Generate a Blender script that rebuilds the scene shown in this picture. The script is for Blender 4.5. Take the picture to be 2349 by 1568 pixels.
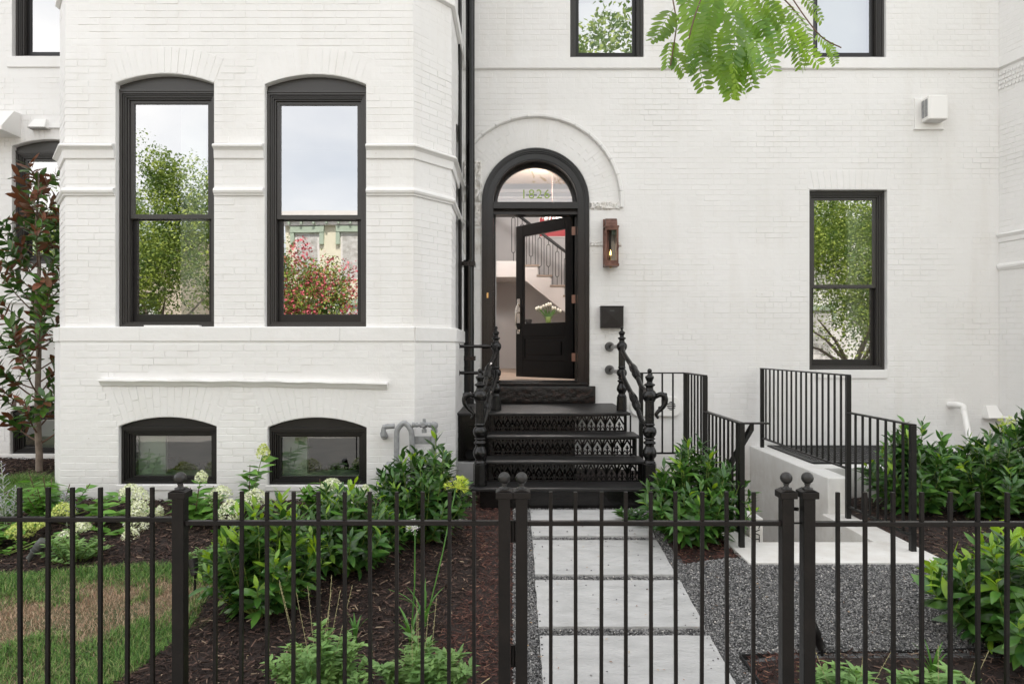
import bpy, bmesh, math, random
import numpy as np
from mathutils import Vector, Matrix
from mathutils.geometry import tessellate_polygon
R = math.radians
random.seed(7); rng = np.random.default_rng(7)
for o in list(bpy.data.objects): bpy.data.objects.remove(o)
S = bpy.context.scene; COL = S.collection
# ---------------------------------------------------------------- camera
CX, HY, F, CZ = 1180.0, 800.0, 1566.0, 1.40          # survey of the place: optical centre, horizon, focal length, eye height
cam = bpy.data.cameras.new('camera'); co = bpy.data.objects.new('camera', cam); COL.objects.link(co)
co.location = (0, 0, CZ); co.rotation_euler = (R(90), 0, 0)
cam.sensor_width = 36; cam.lens = 36*F/2349; cam.shift_x = (1174.5-CX)/2349; cam.shift_y = (HY-784)/2349
cam.clip_start = .05; cam.clip_end = 800
S.camera = co
# ---------------------------------------------------------------- sky and sun
SUN_EL, SUN_AZ = R(54), R(12)                         # the sun stands behind the houses
w = bpy.data.worlds.new('World'); S.world = w; w.use_nodes = True
nt = w.node_tree; nt.nodes.clear()
wo = nt.nodes.new('ShaderNodeOutputWorld'); bg = nt.nodes.new('ShaderNodeBackground'); sky = nt.nodes.new('ShaderNodeTexSky')
sky.sky_type = 'NISHITA'; sky.sun_disc = False; sky.sun_elevation = SUN_EL; sky.sun_rotation = SUN_AZ
sky.air_density = 1.0; sky.dust_density = 2.0
tc = nt.nodes.new('ShaderNodeTexCoord'); nz = nt.nodes.new('ShaderNodeTexNoise'); mp = nt.nodes.new('ShaderNodeMapping')
mp.inputs['Scale'].default_value = (1, 1, 2.2); nz.inputs['Scale'].default_value = 2.1; nz.inputs['Detail'].default_value = 7
cr = nt.nodes.new('ShaderNodeValToRGB'); cr.color_ramp.elements[0].position = .36; cr.color_ramp.elements[1].position = .62
cr.color_ramp.elements[0].color = (.55, .55, .55, 1)
mx = nt.nodes.new('ShaderNodeMix'); mx.data_type = 'RGBA'; mx.inputs[7].default_value = (9.4, 9.3, 9.2, 1)
L = nt.links
L.new(tc.outputs['Generated'], mp.inputs[0]); L.new(mp.outputs[0], nz.inputs['Vector']); L.new(nz.outputs[0], cr.inputs[0])
L.new(cr.outputs[0], mx.inputs[0]); L.new(sky.outputs[0], mx.inputs[6]); L.new(mx.outputs[2], bg.inputs[0]); L.new(bg.outputs[0], wo.inputs[0])
bg.inputs[1].default_value = .12
sl = bpy.data.lights.new('sun', 'SUN'); sl.energy = 3.6; sl.angle = R(.53); sl.color = (1, .95, .87)
so = bpy.data.objects.new('sun', sl); COL.objects.link(so)
sd = Vector((math.sin(SUN_AZ)*math.cos(SUN_EL), math.cos(SUN_AZ)*math.cos(SUN_EL), math.sin(SUN_EL)))
so.rotation_euler = sd.to_track_quat('Z', 'Y').to_euler(); so.location = (0, 20, 30)
S.view_settings.view_transform = 'Standard'; S.view_settings.look = 'None'; S.view_settings.gamma = 1
S.view_settings.use_curve_mapping = False; S.view_settings.exposure = 1.06
S.render.engine = 'CYCLES'
S.cycles.max_bounces = 8; S.cycles.transparent_max_bounces = 16; S.cycles.glossy_bounces = 4
# ---------------------------------------------------------------- materials
def mat(name, col, rough=.6, metal=0, var=None, vs=6, bump=0, bs=30, spec=.5, bump2=0, bs2=4, coat=0, objvar=0, trans=0, vdet=4, ramp=(.35,.65), stretch=None):
    m = bpy.data.materials.new(name); m.use_nodes = True; n = m.node_tree.nodes; l = m.node_tree.links
    p = n['Principled BSDF']; p.inputs['Roughness'].default_value = rough; p.inputs['Metallic'].default_value = metal
    p.inputs['Specular IOR Level'].default_value = spec; p.inputs['Coat Weight'].default_value = coat
    p.inputs['Base Color'].default_value = (*col, 1)
    g = n.new('ShaderNodeNewGeometry'); vec = g.outputs['Position']
    if stretch:
        mpp = n.new('ShaderNodeMapping'); mpp.inputs['Scale'].default_value = stretch; l.new(vec, mpp.inputs[0]); vec = mpp.outputs[0]
    csock = None
    if var:
        t = n.new('ShaderNodeTexNoise'); t.inputs['Scale'].default_value = vs; t.inputs['Detail'].default_value = vdet; l.new(vec, t.inputs['Vector'])
        r = n.new('ShaderNodeValToRGB'); r.color_ramp.elements[0].position = ramp[0]; r.color_ramp.elements[1].position = ramp[1]
        r.color_ramp.elements[0].color = (*col, 1); r.color_ramp.elements[1].color = (*var, 1); l.new(t.outputs[0], r.inputs[0]); csock = r.outputs[0]
    if objvar:
        oi = n.new('ShaderNodeObjectInfo'); hs = n.new('ShaderNodeHueSaturation'); mr = n.new('ShaderNodeMapRange')
        mr.inputs[3].default_value = 1-objvar; mr.inputs[4].default_value = 1+objvar; l.new(oi.outputs['Random'], mr.inputs[0])
        l.new(mr.outputs[0], hs.inputs['Value'])
        if csock: l.new(csock, hs.inputs['Color'])
        else: hs.inputs['Color'].default_value = (*col, 1)
        csock = hs.outputs[0]
    if csock: l.new(csock, p.inputs['Base Color'])
    last = None
    for st, sc in ((bump, bs), (bump2, bs2)):
        if st:
            t = n.new('ShaderNodeTexNoise'); t.inputs['Scale'].default_value = sc; t.inputs['Detail'].default_value = 5; l.new(vec, t.inputs['Vector'])
            b = n.new('ShaderNodeBump'); b.inputs['Strength'].default_value = st; b.inputs['Distance'].default_value = .6/sc; l.new(t.outputs[0], b.inputs['Height'])
            if last: l.new(last, b.inputs['Normal'])
            last = b.outputs[0]
    if last: l.new(last, p.inputs['Normal'])
    if trans:
        tr = n.new('ShaderNodeBsdfTranslucent'); ms = n.new('ShaderNodeMixShader'); ms.inputs[0].default_value = trans
        tr.inputs[0].default_value = (min(1, col[0]*2.2), min(1, col[1]*2.0), col[2], 1)
        l.new(p.outputs[0], ms.inputs[1]); l.new(tr.outputs[0], ms.inputs[2]); l.new(ms.outputs[0], n['Material Output'].inputs[0])
    return m
def glassmat(name, base, tint=(1,1,1), wav=.0, rough=0.0, clear=(.9,.93,.9)):
    m = bpy.data.materials.new(name); m.use_nodes = True; n = m.node_tree.nodes; l = m.node_tree.links; n.remove(n['Principled BSDF'])
    tr = n.new('ShaderNodeBsdfTransparent'); tr.inputs[0].default_value = (*clear, 1); gl = n.new('ShaderNodeBsdfGlossy'); gl.inputs['Roughness'].default_value = rough
    gl.inputs[0].default_value = (*tint, 1)
    lw = n.new('ShaderNodeLayerWeight'); lw.inputs[0].default_value = .3; ma = n.new('ShaderNodeMath'); ma.operation = 'MULTIPLY_ADD'; ma.inputs[1].default_value = .8; ma.inputs[2].default_value = base; ma.use_clamp = True
    l.new(lw.outputs['Fresnel'], ma.inputs[0])
    ms = n.new('ShaderNodeMixShader'); l.new(ma.outputs[0], ms.inputs[0]); l.new(tr.outputs[0], ms.inputs[1]); l.new(gl.outputs[0], ms.inputs[2]); l.new(ms.outputs[0], n['Material Output'].inputs[0])
    if wav:
        g = n.new('ShaderNodeNewGeometry'); t = n.new('ShaderNodeTexNoise'); t.inputs['Scale'].default_value = 1.3; t.inputs['Detail'].default_value = 1; b = n.new('ShaderNodeBump'); b.inputs['Strength'].default_value = wav; b.inputs['Distance'].default_value = .05
        l.new(g.outputs['Position'], t.inputs['Vector']); l.new(t.outputs[0], b.inputs['Height']); l.new(b.outputs[0], gl.inputs['Normal'])
    return m
def emis(name, col, s):
    m = bpy.data.materials.new(name); m.use_nodes = True; p = m.node_tree.nodes['Principled BSDF']
    p.inputs['Base Color'].default_value = (*col, 1); p.inputs['Emission Color'].default_value = (*col, 1); p.inputs['Emission Strength'].default_value = s
    return m
def chipmat(name, cols, rough=.85, spec=.3, scale=None):
    # colour per loose piece ("random per island")
    m = bpy.data.materials.new(name); m.use_nodes = True; n = m.node_tree.nodes; l = m.node_tree.links; p = n['Principled BSDF']
    p.inputs['Roughness'].default_value = rough; p.inputs['Specular IOR Level'].default_value = spec
    g = n.new('ShaderNodeNewGeometry'); r = n.new('ShaderNodeValToRGB'); r.color_ramp.interpolation = 'LINEAR'
    e = r.color_ramp.elements; e[0].position = cols[0][0]; e[0].color = (*cols[0][1], 1); e[1].position = cols[-1][0]; e[1].color = (*cols[-1][1], 1)
    for pos, c in cols[1:-1]: x = e.new(pos); x.color = (*c, 1)
    l.new(g.outputs['Random Per Island'], r.inputs[0]); l.new(r.outputs[0], p.inputs['Base Color'])
    return m
M = {}
M['paint'] = mat('white_masonry_paint', (.80,.793,.783), .62, var=(.765,.758,.745), vs=1.3, bump=.14, bs=110, bump2=.11, bs2=13, spec=.3)
M['paintgrey'] = mat('mottled_grey_paint', (.66,.65,.635), .6, var=(.45,.43,.40), vs=5, bump=.5, bs=40, bump2=.4, bs2=9)  # uneven grey for vent grilles, a vent slot and the opposite panes
M['rough'] = mat('rough_stone_paint', (.76,.75,.73), .6, var=(.64,.61,.57), vs=9, bump=.7, bs=30, bump2=.5, bs2=12)
M['concrete'] = mat('white_concrete', (.80,.80,.785), .75, var=(.74,.735,.715), vs=3, bump=.2, bs=60)
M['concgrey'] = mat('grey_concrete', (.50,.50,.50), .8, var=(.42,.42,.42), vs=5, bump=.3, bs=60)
M['bronze'] = mat('dark_bronze_frame', (.045,.042,.040), .36, spec=.45, bump=.03, bs=60)
M['bronze2'] = mat('black_sash', (.012,.011,.011), .35, spec=.4)
M['iron'] = mat('black_painted_iron', (.003,.003,.003), .2, spec=.40, bump=.14, bs=45, var=(.008,.007,.007), vs=12)
M['tread'] = mat('worn_black_tread', (.008,.008,.008), .42, spec=.4, bump=.35, bs=60, var=(.022,.021,.021), vs=14, stretch=(.35,3,1))
M['stone_black'] = mat('black_painted_brownstone', (.006,.005,.0045), .36, spec=.4, bump=.5, bs=45, var=(.03,.014,.010), vs=18, ramp=(.5,.72))
M['fence'] = mat('bronze_black_fence_paint', (.0045,.0037,.0034), .40, spec=.28, bump=.12, bs=35, var=(.009,.0068,.006), vs=9)
M['railing'] = mat('black_railing_paint', (.005,.0048,.0046), .4, spec=.35, bump=.1, bs=40)
M['ball'] = mat('dull_cast_ball', (.035,.034,.033), .36, metal=.5, bump=.3, bs=60)
M['door'] = mat('black_door_paint', (.002,.002,.002), .25, spec=.3)
M['doorframe'] = mat('black_gloss_frame', (.006,.0058,.0056), .24, spec=.45, bump=.10, bs=18, stretch=(1,1,.15))
M['glass'] = glassmat('window_glass', .42, wav=.02, clear=(.70,.78,.72))
M['glassdark'] = glassmat('basement_glass', .13, wav=.02, clear=(.50,.60,.52))
M['glassdoor'] = glassmat('door_glass', .02, clear=(.97,.97,.97))
M['glassfan'] = glassmat('fanlight_glass', .10, wav=.3, clear=(.95,.95,.95))
M['glasslant'] = glassmat('lantern_glass', .10, clear=(.7,.72,.7))
M['copper'] = mat('aged_copper', (.20,.11,.085), .42, metal=.7, var=(.10,.052,.042), vs=13, bump=.1, bs=40)
M['mailbox'] = mat('brown_black_mailbox', (.012,.010,.009), .4, spec=.35)
M['chrome'] = mat('nickel', (.65,.62,.58), .18, metal=1)
M['brass'] = mat('brass', (.62,.42,.18), .25, metal=1)
M['hinge'] = mat('bronze_hinge', (.22,.13,.10), .35, metal=.7)
M['plastic'] = mat('white_plastic', (.82,.81,.79), .4)
M['greypipe'] = mat('grey_painted_pipe', (.30,.31,.315), .42, var=(.22,.225,.23), vs=25, bump=.3, bs=60)
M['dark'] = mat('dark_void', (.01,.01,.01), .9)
M['grate'] = mat('black_grate', (.016,.016,.016), .5)
M['hall'] = mat('hall_wall_paint', (.56,.545,.54), .7)
M['hallwhite'] = mat('hall_white_trim', (.80,.765,.745), .6)
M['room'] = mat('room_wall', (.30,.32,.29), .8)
M['roomdark'] = mat('painted_dim_wall', (.05,.045,.04), .8)  # dark copy of the room wall: basement dimness in the colour; also roof
M['oak'] = mat('oak_tread', (.42,.33,.26), .5, var=(.34,.26,.20), vs=6, stretch=(1,8,8))
M['red'] = mat('red_picture', (.55,.02,.03), .5)
M['numgold'] = mat('green_gold_leaf', (.30,.40,.10), .4, metal=.3)
M['paver'] = mat('grey_paver', (.385,.383,.378), .72, var=(.46,.458,.452), vs=4.5, bump=.35, bs=26, bump2=.35, bs2=7, stretch=(1,2.2,1))
M['soil'] = mat('soil_under_mulch', (.022,.015,.013), .95, var=(.035,.022,.018), vs=30, bump=.5, bs=60)
M['gravelbed'] = mat('gravel_bed', (.06,.06,.062), .9, var=(.15,.15,.15), vs=150, bump=.8, bs=150)
M['lawn'] = mat('lawn_soil', (.06,.08,.03), .95, var=(.18,.13,.08), vs=2.5, bump=.5, bs=80)
M['sidewalk'] = mat('sidewalk_concrete', (.42,.40,.37), .85, var=(.36,.35,.33), vs=3, bump=.2, bs=50)
M['asphalt'] = mat('asphalt', (.055,.055,.055), .9, var=(.07,.07,.07), vs=4, bump=.3, bs=90)
M['kerb'] = mat('granite_kerb', (.35,.34,.33), .8)
M['mulch'] = chipmat('dark_mulch_chips', [(0,(.009,.006,.005)), (.4,(.032,.020,.016)), (.8,(.078,.046,.036)), (.96,(.16,.10,.075)), (1,(.34,.26,.18))])
M['redmulch'] = chipmat('red_mulch_chips', [(0,(.022,.009,.007)), (.5,(.078,.033,.026)), (.92,(.14,.065,.05)), (1,(.30,.16,.10))])
M['gravel'] = chipmat('grey_gravel', [(0,(.05,.051,.053)), (.5,(.185,.182,.18)), (.88,(.32,.315,.31)), (.97,(.36,.35,.34)), (1,(.70,.66,.60))], rough=.7)
M['grass'] = chipmat('grass_blades', [(0,(.035,.10,.018)), (.5,(.09,.21,.032)), (.86,(.19,.33,.07)), (1,(.46,.42,.20))], rough=.5)
M['drygrass'] = chipmat('dead_grass_blades', [(0,(.26,.16,.10)), (.6,(.46,.31,.21)), (.9,(.56,.42,.30)), (1,(.20,.24,.08))], rough=.8)
M['laurel'] = mat('laurel_leaf', (.024,.080,.018), .28, spec=.5, var=(.085,.19,.030), vs=9, objvar=.5, trans=.18, vdet=3)
M['laurelnew'] = mat('young_laurel_leaf', (.26,.42,.03), .33, spec=.5, var=(.10,.22,.03), vs=9, objvar=.2, trans=.25)
M['stemgreen'] = mat('green_stem', (.17,.24,.05), .55)
M['magnolia'] = mat('magnolia_leaf', (.035,.10,.022), .28, spec=.5, var=(.10,.19,.03), vs=5, objvar=.4, trans=.1)
M['magred'] = mat('bronze_leaf', (.19,.065,.035), .5, var=(.10,.050,.018), vs=6, objvar=.4, trans=.12)
M['bark'] = mat('grey_brown_bark', (.15,.115,.09), .85, var=(.24,.19,.15), vs=14, bump=.6, bs=60)
M['twig'] = mat('twig', (.13,.075,.05), .7)
M['hydleaf'] = mat('hydrangea_leaf', (.09,.23,.04), .45, var=(.18,.36,.06), vs=8, objvar=.3, trans=.25)
M['bloom'] = chipmat('cream_green_floret', [(0,(.60,.68,.32)), (.35,(.78,.82,.54)), (1,(.88,.88,.76))], rough=.7)
M['bloomlime'] = chipmat('lime_floret', [(0,(.42,.52,.08)), (1,(.70,.74,.28))], rough=.7)
M['greyleaf'] = mat('grey_green_leaf', (.12,.24,.07), .6, var=(.22,.36,.11), vs=9, objvar=.25, trans=.2)
M['sage'] = mat('silver_sage', (.30,.35,.24), .8)
M['sageflower'] = mat('pale_lilac', (.45,.42,.52), .8)
M['strap'] = mat('strap_leaf', (.07,.19,.04), .4, var=(.12,.28,.05), vs=5, trans=.25)
M['white_flower'] = mat('white_petal', (.82,.80,.82), .6, trans=.3)
M['limeflower'] = mat('lime_petal', (.55,.66,.10), .6, trans=.3)
M['seedspike'] = mat('dry_seed_spike', (.42,.38,.20), .8)
M['locust'] = mat('fresh_compound_leaf', (.20,.33,.05), .42, var=(.05,.14,.045), vs=14, objvar=.45, trans=.42)
M['streetleaf'] = mat('street_tree_leaf', (.07,.14,.03), .6, var=(.42,.50,.08), vs=1.9, trans=.3, ramp=(.38,.62))  # noise paints sunlit lumps and dark gaps into the leaf colour
M['pink'] = mat('pink_blossom', (.75,.16,.20), .7, var=(.55,.08,.12), vs=6)
M['yellowhouse'] = mat('pale_yellow_paint', (.80,.75,.60), .8)
M['greentrim'] = mat('sage_green_trim', (.42,.50,.40), .7)
M['redbrick'] = mat('red_brick', (.30,.12,.08), .9, var=(.24,.09,.06), vs=12)
M['tanhouse'] = mat('tan_paint', (.55,.47,.38), .9)
M['rock'] = mat('tan_rock', (.52,.40,.28), .85, var=(.4,.28,.18), vs=20, bump=.5, bs=40)
M['lampgrey'] = mat('grey_metal_spotlight', (.09,.095,.09), .5)
M['blackprint'] = mat('black_stencil', (.02,.02,.02), .7)
M['tulip'] = mat('white_tulip', (.85,.83,.74), .5, trans=.2)
def weather(m, z0=None):
    n = m.node_tree.nodes; l = m.node_tree.links; p = n['Principled BSDF']; src = p.inputs['Base Color'].links[0].from_socket
    g = n.new('ShaderNodeNewGeometry'); mp_ = n.new('ShaderNodeMapping'); mp_.inputs['Scale'].default_value = (5,5,.7); l.new(g.outputs['Position'], mp_.inputs[0])
    t = n.new('ShaderNodeTexNoise'); t.inputs['Scale'].default_value = 1; t.inputs['Detail'].default_value = 6; l.new(mp_.outputs[0], t.inputs['Vector'])
    r = n.new('ShaderNodeMapRange'); r.inputs[1].default_value = .52; r.inputs[2].default_value = .80; r.inputs[4].default_value = .20; l.new(t.outputs[0], r.inputs[0])
    m1 = n.new('ShaderNodeMix'); m1.data_type = 'RGBA'; m1.inputs[7].default_value = (.60,.56,.49,1); l.new(r.outputs[0], m1.inputs[0]); l.new(src, m1.inputs[6])
    t2 = n.new('ShaderNodeTexNoise'); t2.inputs['Scale'].default_value = 26; t2.inputs['Detail'].default_value = 3; l.new(g.outputs['Position'], t2.inputs['Vector'])
    r2 = n.new('ShaderNodeMapRange'); r2.inputs[1].default_value = .745; r2.inputs[2].default_value = .78; r2.inputs[4].default_value = .55; l.new(t2.outputs[0], r2.inputs[0])
    m2 = n.new('ShaderNodeMix'); m2.data_type = 'RGBA'; m2.inputs[7].default_value = (.42,.36,.29,1); l.new(r2.outputs[0], m2.inputs[0]); l.new(m1.outputs[2], m2.inputs[6])
    s = n.new('ShaderNodeSeparateXYZ'); l.new(g.outputs['Position'], s.inputs[0]); r3 = n.new('ShaderNodeMapRange'); r3.inputs[1].default_value = .34; r3.inputs[2].default_value = .0; r3.inputs[4].default_value = .65; l.new(s.outputs[2], r3.inputs[0])
    t3 = n.new('ShaderNodeTexNoise'); t3.inputs['Scale'].default_value = 9; t3.inputs['Detail'].default_value = 5; l.new(g.outputs['Position'], t3.inputs['Vector'])
    mu = n.new('ShaderNodeMath'); mu.operation = 'MULTIPLY'; l.new(r3.outputs[0], mu.inputs[0]); l.new(t3.outputs[0], mu.inputs[1])
    m3 = n.new('ShaderNodeMix'); m3.data_type = 'RGBA'; m3.inputs[7].default_value = (.42,.37,.31,1); l.new(mu.outputs[0], m3.inputs[0]); l.new(m2.outputs[2], m3.inputs[6]); l.new(m3.outputs[2], p.inputs['Base Color'])
weather(M['paint']); weather(M['concrete'])
# ---------------------------------------------------------------- object helpers
def rootloc(p):
    v = Vector((0,0,0))
    while p is not None: v = v + p.location; p = p.parent
    return v
def thing(name, label, cat, loc=(0,0,0), group=None):
    o = bpy.data.objects.new(name, None); COL.objects.link(o); o.location = loc; o.empty_display_size = .1
    o['label'] = label; o['category'] = cat
    if group: o['group'] = group
    return o
def put(name, me, m, parent=None, kind=None, label=None, cat=None, group=None, loc=None):
    o = bpy.data.objects.new(name, me); COL.objects.link(o)
    if m is not None and len(me.materials) == 0: me.materials.append(M[m] if isinstance(m, str) else m)
    if parent is not None: o.parent = parent
    if loc is not None: o.location = loc
    if kind: o['kind'] = kind
    if label: o['label'] = label
    if cat: o['category'] = cat
    if group: o['group'] = group
    return o
class MB:
    def __init__(s): s.v = []; s.f = []; s.sm = []
    def add(s, vs, fs, smooth=False):
        n = len(s.v); s.v += [tuple(p) for p in vs]; s.f += [tuple(i+n for i in f) for f in fs]; s.sm += [smooth]*len(fs); return s
    def box(s, x0,x1,y0,y1,z0,z1):
        x0,x1 = sorted((x0,x1)); y0,y1 = sorted((y0,y1)); z0,z1 = sorted((z0,z1))
        return s.add([(x0,y0,z0),(x1,y0,z0),(x1,y1,z0),(x0,y1,z0),(x0,y0,z1),(x1,y0,z1),(x1,y1,z1),(x0,y1,z1)],
              [(0,3,2,1),(4,5,6,7),(0,1,5,4),(1,2,6,5),(2,3,7,6),(3,0,4,7)])
    def tube(s, pts, r, n=10, cap=True, smooth=True):
        pts = [Vector(p) for p in pts]; rs = r if isinstance(r, (list,tuple)) else [r]*len(pts); vs = []; fs = []
        t0 = (pts[1]-pts[0]).normalized(); up = Vector((0,0,1)) if abs(t0.z) < .95 else Vector((1,0,0)); a = t0.cross(up).normalized()
        for i, p in enumerate(pts):
            t = ((pts[min(i+1,len(pts)-1)]-pts[max(i-1,0)])).normalized(); a = (a-t*a.dot(t)).normalized(); b = t.cross(a)
            for k in range(n):
                q = 2*math.pi*k/n; vs.append(p+(a*math.cos(q)+b*math.sin(q))*rs[i])
        for i in range(len(pts)-1):
            for k in range(n): fs.append((i*n+k, i*n+(k+1)%n, (i+1)*n+(k+1)%n, (i+1)*n+k))
        s.add(vs, fs, smooth)
        if cap: s.add(vs[:n], [tuple(range(n))[::-1]]); s.add(vs[-n:], [tuple(range(n))])
        return s
    def lathe(s, cx, cy, prof, n=20, smooth=True, flute=None):
        # prof: (z, r); flute=(z0,z1,count,depth)
        vs = []; fs = []
        for z, r in prof:
            for k in range(n):
                q = 2*math.pi*k/n; rr = r
                if flute and flute[0] <= z <= flute[1]: rr = r*(1-flute[3]*(0.5-.5*math.cos(q*flute[2])))
                vs.append((cx+rr*math.cos(q), cy+rr*math.sin(q), z))
        for i in range(len(prof)-1):
            for k in range(n): fs.append((i*n+k, i*n+(k+1)%n, (i+1)*n+(k+1)%n, (i+1)*n+k))
        s.add(vs, fs, smooth); s.add(vs[:n], [tuple(range(n))[::-1]]); s.add(vs[-n:], [tuple(range(n))]); return s
    def sphere(s, c, r, n=16, sz=1):
        prof = [(c[2]+sz*r*math.sin(R(-88+176*i/(n//2))), r*math.cos(R(-88+176*i/(n//2)))) for i in range(n//2+1)]
        return s.lathe(c[0], c[1], prof, n)
    def prism(s, poly, axis, a, b):
        # poly of (p,q) in the plane normal to the axis, from a to b
        def mk(p, q, t): return {'x':(t,p,q), 'y':(p,t,q), 'z':(p,q,t)}[axis]
        n = len(poly); vs = [mk(p,q,a) for p,q in poly]+[mk(p,q,b) for p,q in poly]
        return s.add(vs, [tuple(range(n))[::-1], tuple(range(n,2*n))]+[(i,(i+1)%n,n+(i+1)%n,n+i) for i in range(n)])
    def mesh(s, name, off=None):
        me = bpy.data.meshes.new(name)
        vs = s.v if off is None else [(p[0]-off[0],p[1]-off[1],p[2]-off[2]) for p in s.v]
        me.from_pydata(vs, [], s.f); me.polygons.foreach_set('use_smooth', s.sm); me.update(); return me
    def fixn(s, me):
        bm = bmesh.new(); bm.from_mesh(me); bmesh.ops.recalc_face_normals(bm, faces=bm.faces); bm.to_mesh(me); bm.free()
    def build(s, name, m, parent=None, bevel=0, fix=True, **kw):
        me = s.mesh(name, rootloc(parent) if parent is not None else None)
        if fix: s.fixn(me)
        o = put(name, me, m, parent, **kw)
        if bevel:
            b = o.modifiers.new('bevel', 'BEVEL'); b.width = bevel; b.segments = 2; b.limit_method = 'ANGLE'; b.angle_limit = R(40)
        return o
def ptmesh(name, V, Fc, k, m, parent=None, mats=None, midx=None, smooth=False, **kw):
    """numpy mesh: V (n,3), Fc (m,k)"""
    me = bpy.data.meshes.new(name); V = np.asarray(V, dtype=np.float64)
    if parent is not None: V = V-np.array(rootloc(parent))
    me.vertices.add(len(V)); me.vertices.foreach_set('co', V.ravel())
    Fc = np.asarray(Fc, dtype=np.int32); me.loops.add(Fc.size); me.loops.foreach_set('vertex_index', Fc.ravel())
    me.polygons.add(len(Fc)); me.polygons.foreach_set('loop_start', np.arange(0, Fc.size, k, dtype=np.int32)); me.polygons.foreach_set('loop_total', np.full(len(Fc), k, dtype=np.int32))
    if smooth: me.polygons.foreach_set('use_smooth', np.ones(len(Fc), dtype=bool))
    if mats:
        for q in mats: me.materials.append(M[q])
        if midx is not None: me.polygons.foreach_set('material_index', np.asarray(midx, dtype=np.int32))
    me.update(calc_edges=True); me.validate()
    return put(name, me, None if mats else m, parent, **kw)
def P(x, y, d): return ((x-CX)*d/F, d, CZ-(y-HY)*d/F)
class Face:
    """a vertical wall plane: u runs to the right seen from outside, out is the outward normal"""
    def __init__(s, ox, oy, ux, uy):
        l = math.hypot(ux, uy); s.o = (ox, oy); s.u = (ux/l, uy/l); s.n = (uy/l, -ux/l); s.ang = math.atan2(uy, ux)
    def p(s, u, z, out=0): return (s.o[0]+s.u[0]*u+s.n[0]*out, s.o[1]+s.u[1]*u+s.n[1]*out, z)
    def box(s, mb, u0,u1,z0,z1,o0,o1):
        vs = [s.p(u,z,o) for z in (z0,z1) for (u,o) in ((u0,o0),(u1,o0),(u1,o1),(u0,o1))]
        mb.add(vs, [(0,3,2,1),(4,5,6,7),(0,1,5,4),(1,2,6,5),(2,3,7,6),(3,0,4,7)])
    def ring(s, mb, outer, inner, of, ob, closed=True):
        n = len(outer); vs = [s.p(*q, of) for q in outer]+[s.p(*q, of) for q in inner]+[s.p(*q, ob) for q in outer]+[s.p(*q, ob) for q in inner]
        fs = []
        for i in range(n if closed else n-1):
            j = (i+1)%n; fs += [(i,j,n+j,n+i),(n+i,n+j,3*n+j,3*n+i),(j,i,2*n+i,2*n+j),(2*n+j,2*n+i,3*n+i,3*n+j)]
        mb.add(vs, fs)
    def sheet(s, mb, outer, holes, out=0, reveal=None):
        poly = [[Vector((a,b,0)) for a,b in outer]]+[[Vector((a,b,0)) for a,b in h] for h in holes]
        flat = [q for lp in poly for q in lp]; tris = tessellate_polygon(poly)
        mb.add([s.p(q.x,q.y,out) for q in flat], [tuple(t) for t in tris])
        for k, h in enumerate(holes):
            r = reveal[k] if isinstance(reveal, list) else reveal; n = len(h)
            mb.add([s.p(*q,out) for q in h]+[s.p(*q,out-r) for q in h], [(i,(i+1)%n,n+(i+1)%n,n+i) for i in range(n)])
    def extr(s, mb, u0, u1, prof):
        # horizontal moulding: prof list of (out, z) closed
        n = len(prof); mb.add([s.p(u0,z,o) for o,z in prof]+[s.p(u1,z,o) for o,z in prof], [tuple(range(n))[::-1], tuple(range(n,2*n))]+[(i,(i+1)%n,n+(i+1)%n,n+i) for i in range(n)])
def rectloop(u0,u1,z0,z1): return [(u0,z0),(u1,z0),(u1,z1),(u0,z1)]
def archloop(u0,u1,z0,z1,rise,n=14):
    """rectangle with a segmental top; z1 is the springing height"""
    if rise <= 0: return rectloop(u0,u1,z0,z1)
    w2 = (u1-u0)/2; Rr = (w2*w2+rise*rise)/(2*rise); zc = z1+rise-Rr; th = math.asin(w2/Rr); uc = (u0+u1)/2
    return [(u0,z0),(u1,z0)]+[(uc+Rr*math.sin(th-2*th*i/n), zc+Rr*math.cos(th-2*th*i/n)) for i in range(n+1)]
# ================================================================ HOUSES
CH, BL = .0628, .203
house = thing('row_house', 'white painted brick row house with a projecting bay, arched black doorway and black framed windows', 'house', (0,8.1,0))
left_house = thing('row_house', 'neighbouring white brick house at the far left behind the bronze leaved magnolia', 'house', (-5.6,8.1,.1))
right_house = thing('row_house', 'neighbouring white brick house bay that juts forward at the far right edge', 'house', (6.3,8.1,0))
main = Face(0, 8.03, 1, 0)
BP = [(-4.378,8.03),(-4.378,6.577),(-4.07,6.19),(-.917,6.19),(-.609,6.577),(-.609,8.03)]
def seg_n(a, b):
    ux, uy = b[0]-a[0], b[1]-a[1]; l = math.hypot(ux,uy); return (uy/l, -ux/l)
def offpt(path, i, off):
    ns = []
    if i > 0: ns.append(seg_n(path[i-1], path[i]))
    if i < len(path)-1: ns.append(seg_n(path[i], path[i+1]))
    if len(ns) == 1: n = ns[0]; return (path[i][0]+n[0]*off, path[i][1]+n[1]*off)
    s_ = (ns[0][0]+ns[1][0], ns[0][1]+ns[1][1]); d = 1+ns[0][0]*ns[1][0]+ns[0][1]*ns[1][1]
    return (path[i][0]+s_[0]*off/d, path[i][1]+s_[1]*off/d)
def bayface(k, off):
    path = [offpt(BP, i, off) for i in range(len(BP))]; path[0] = (path[0][0], 8.03); path[-1] = (path[-1][0], 8.03)
    a, b = path[k], path[k+1]; f = Face(a[0], a[1], b[0]-a[0], b[1]-a[1]); f.len = math.dist(a, b)
    if k == 2: f = Face(0, a[1], 1, 0); f.u0 = a[0]; f.u1 = b[0]
    else: f.u0 = 0; f.u1 = f.len
    return f
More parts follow.
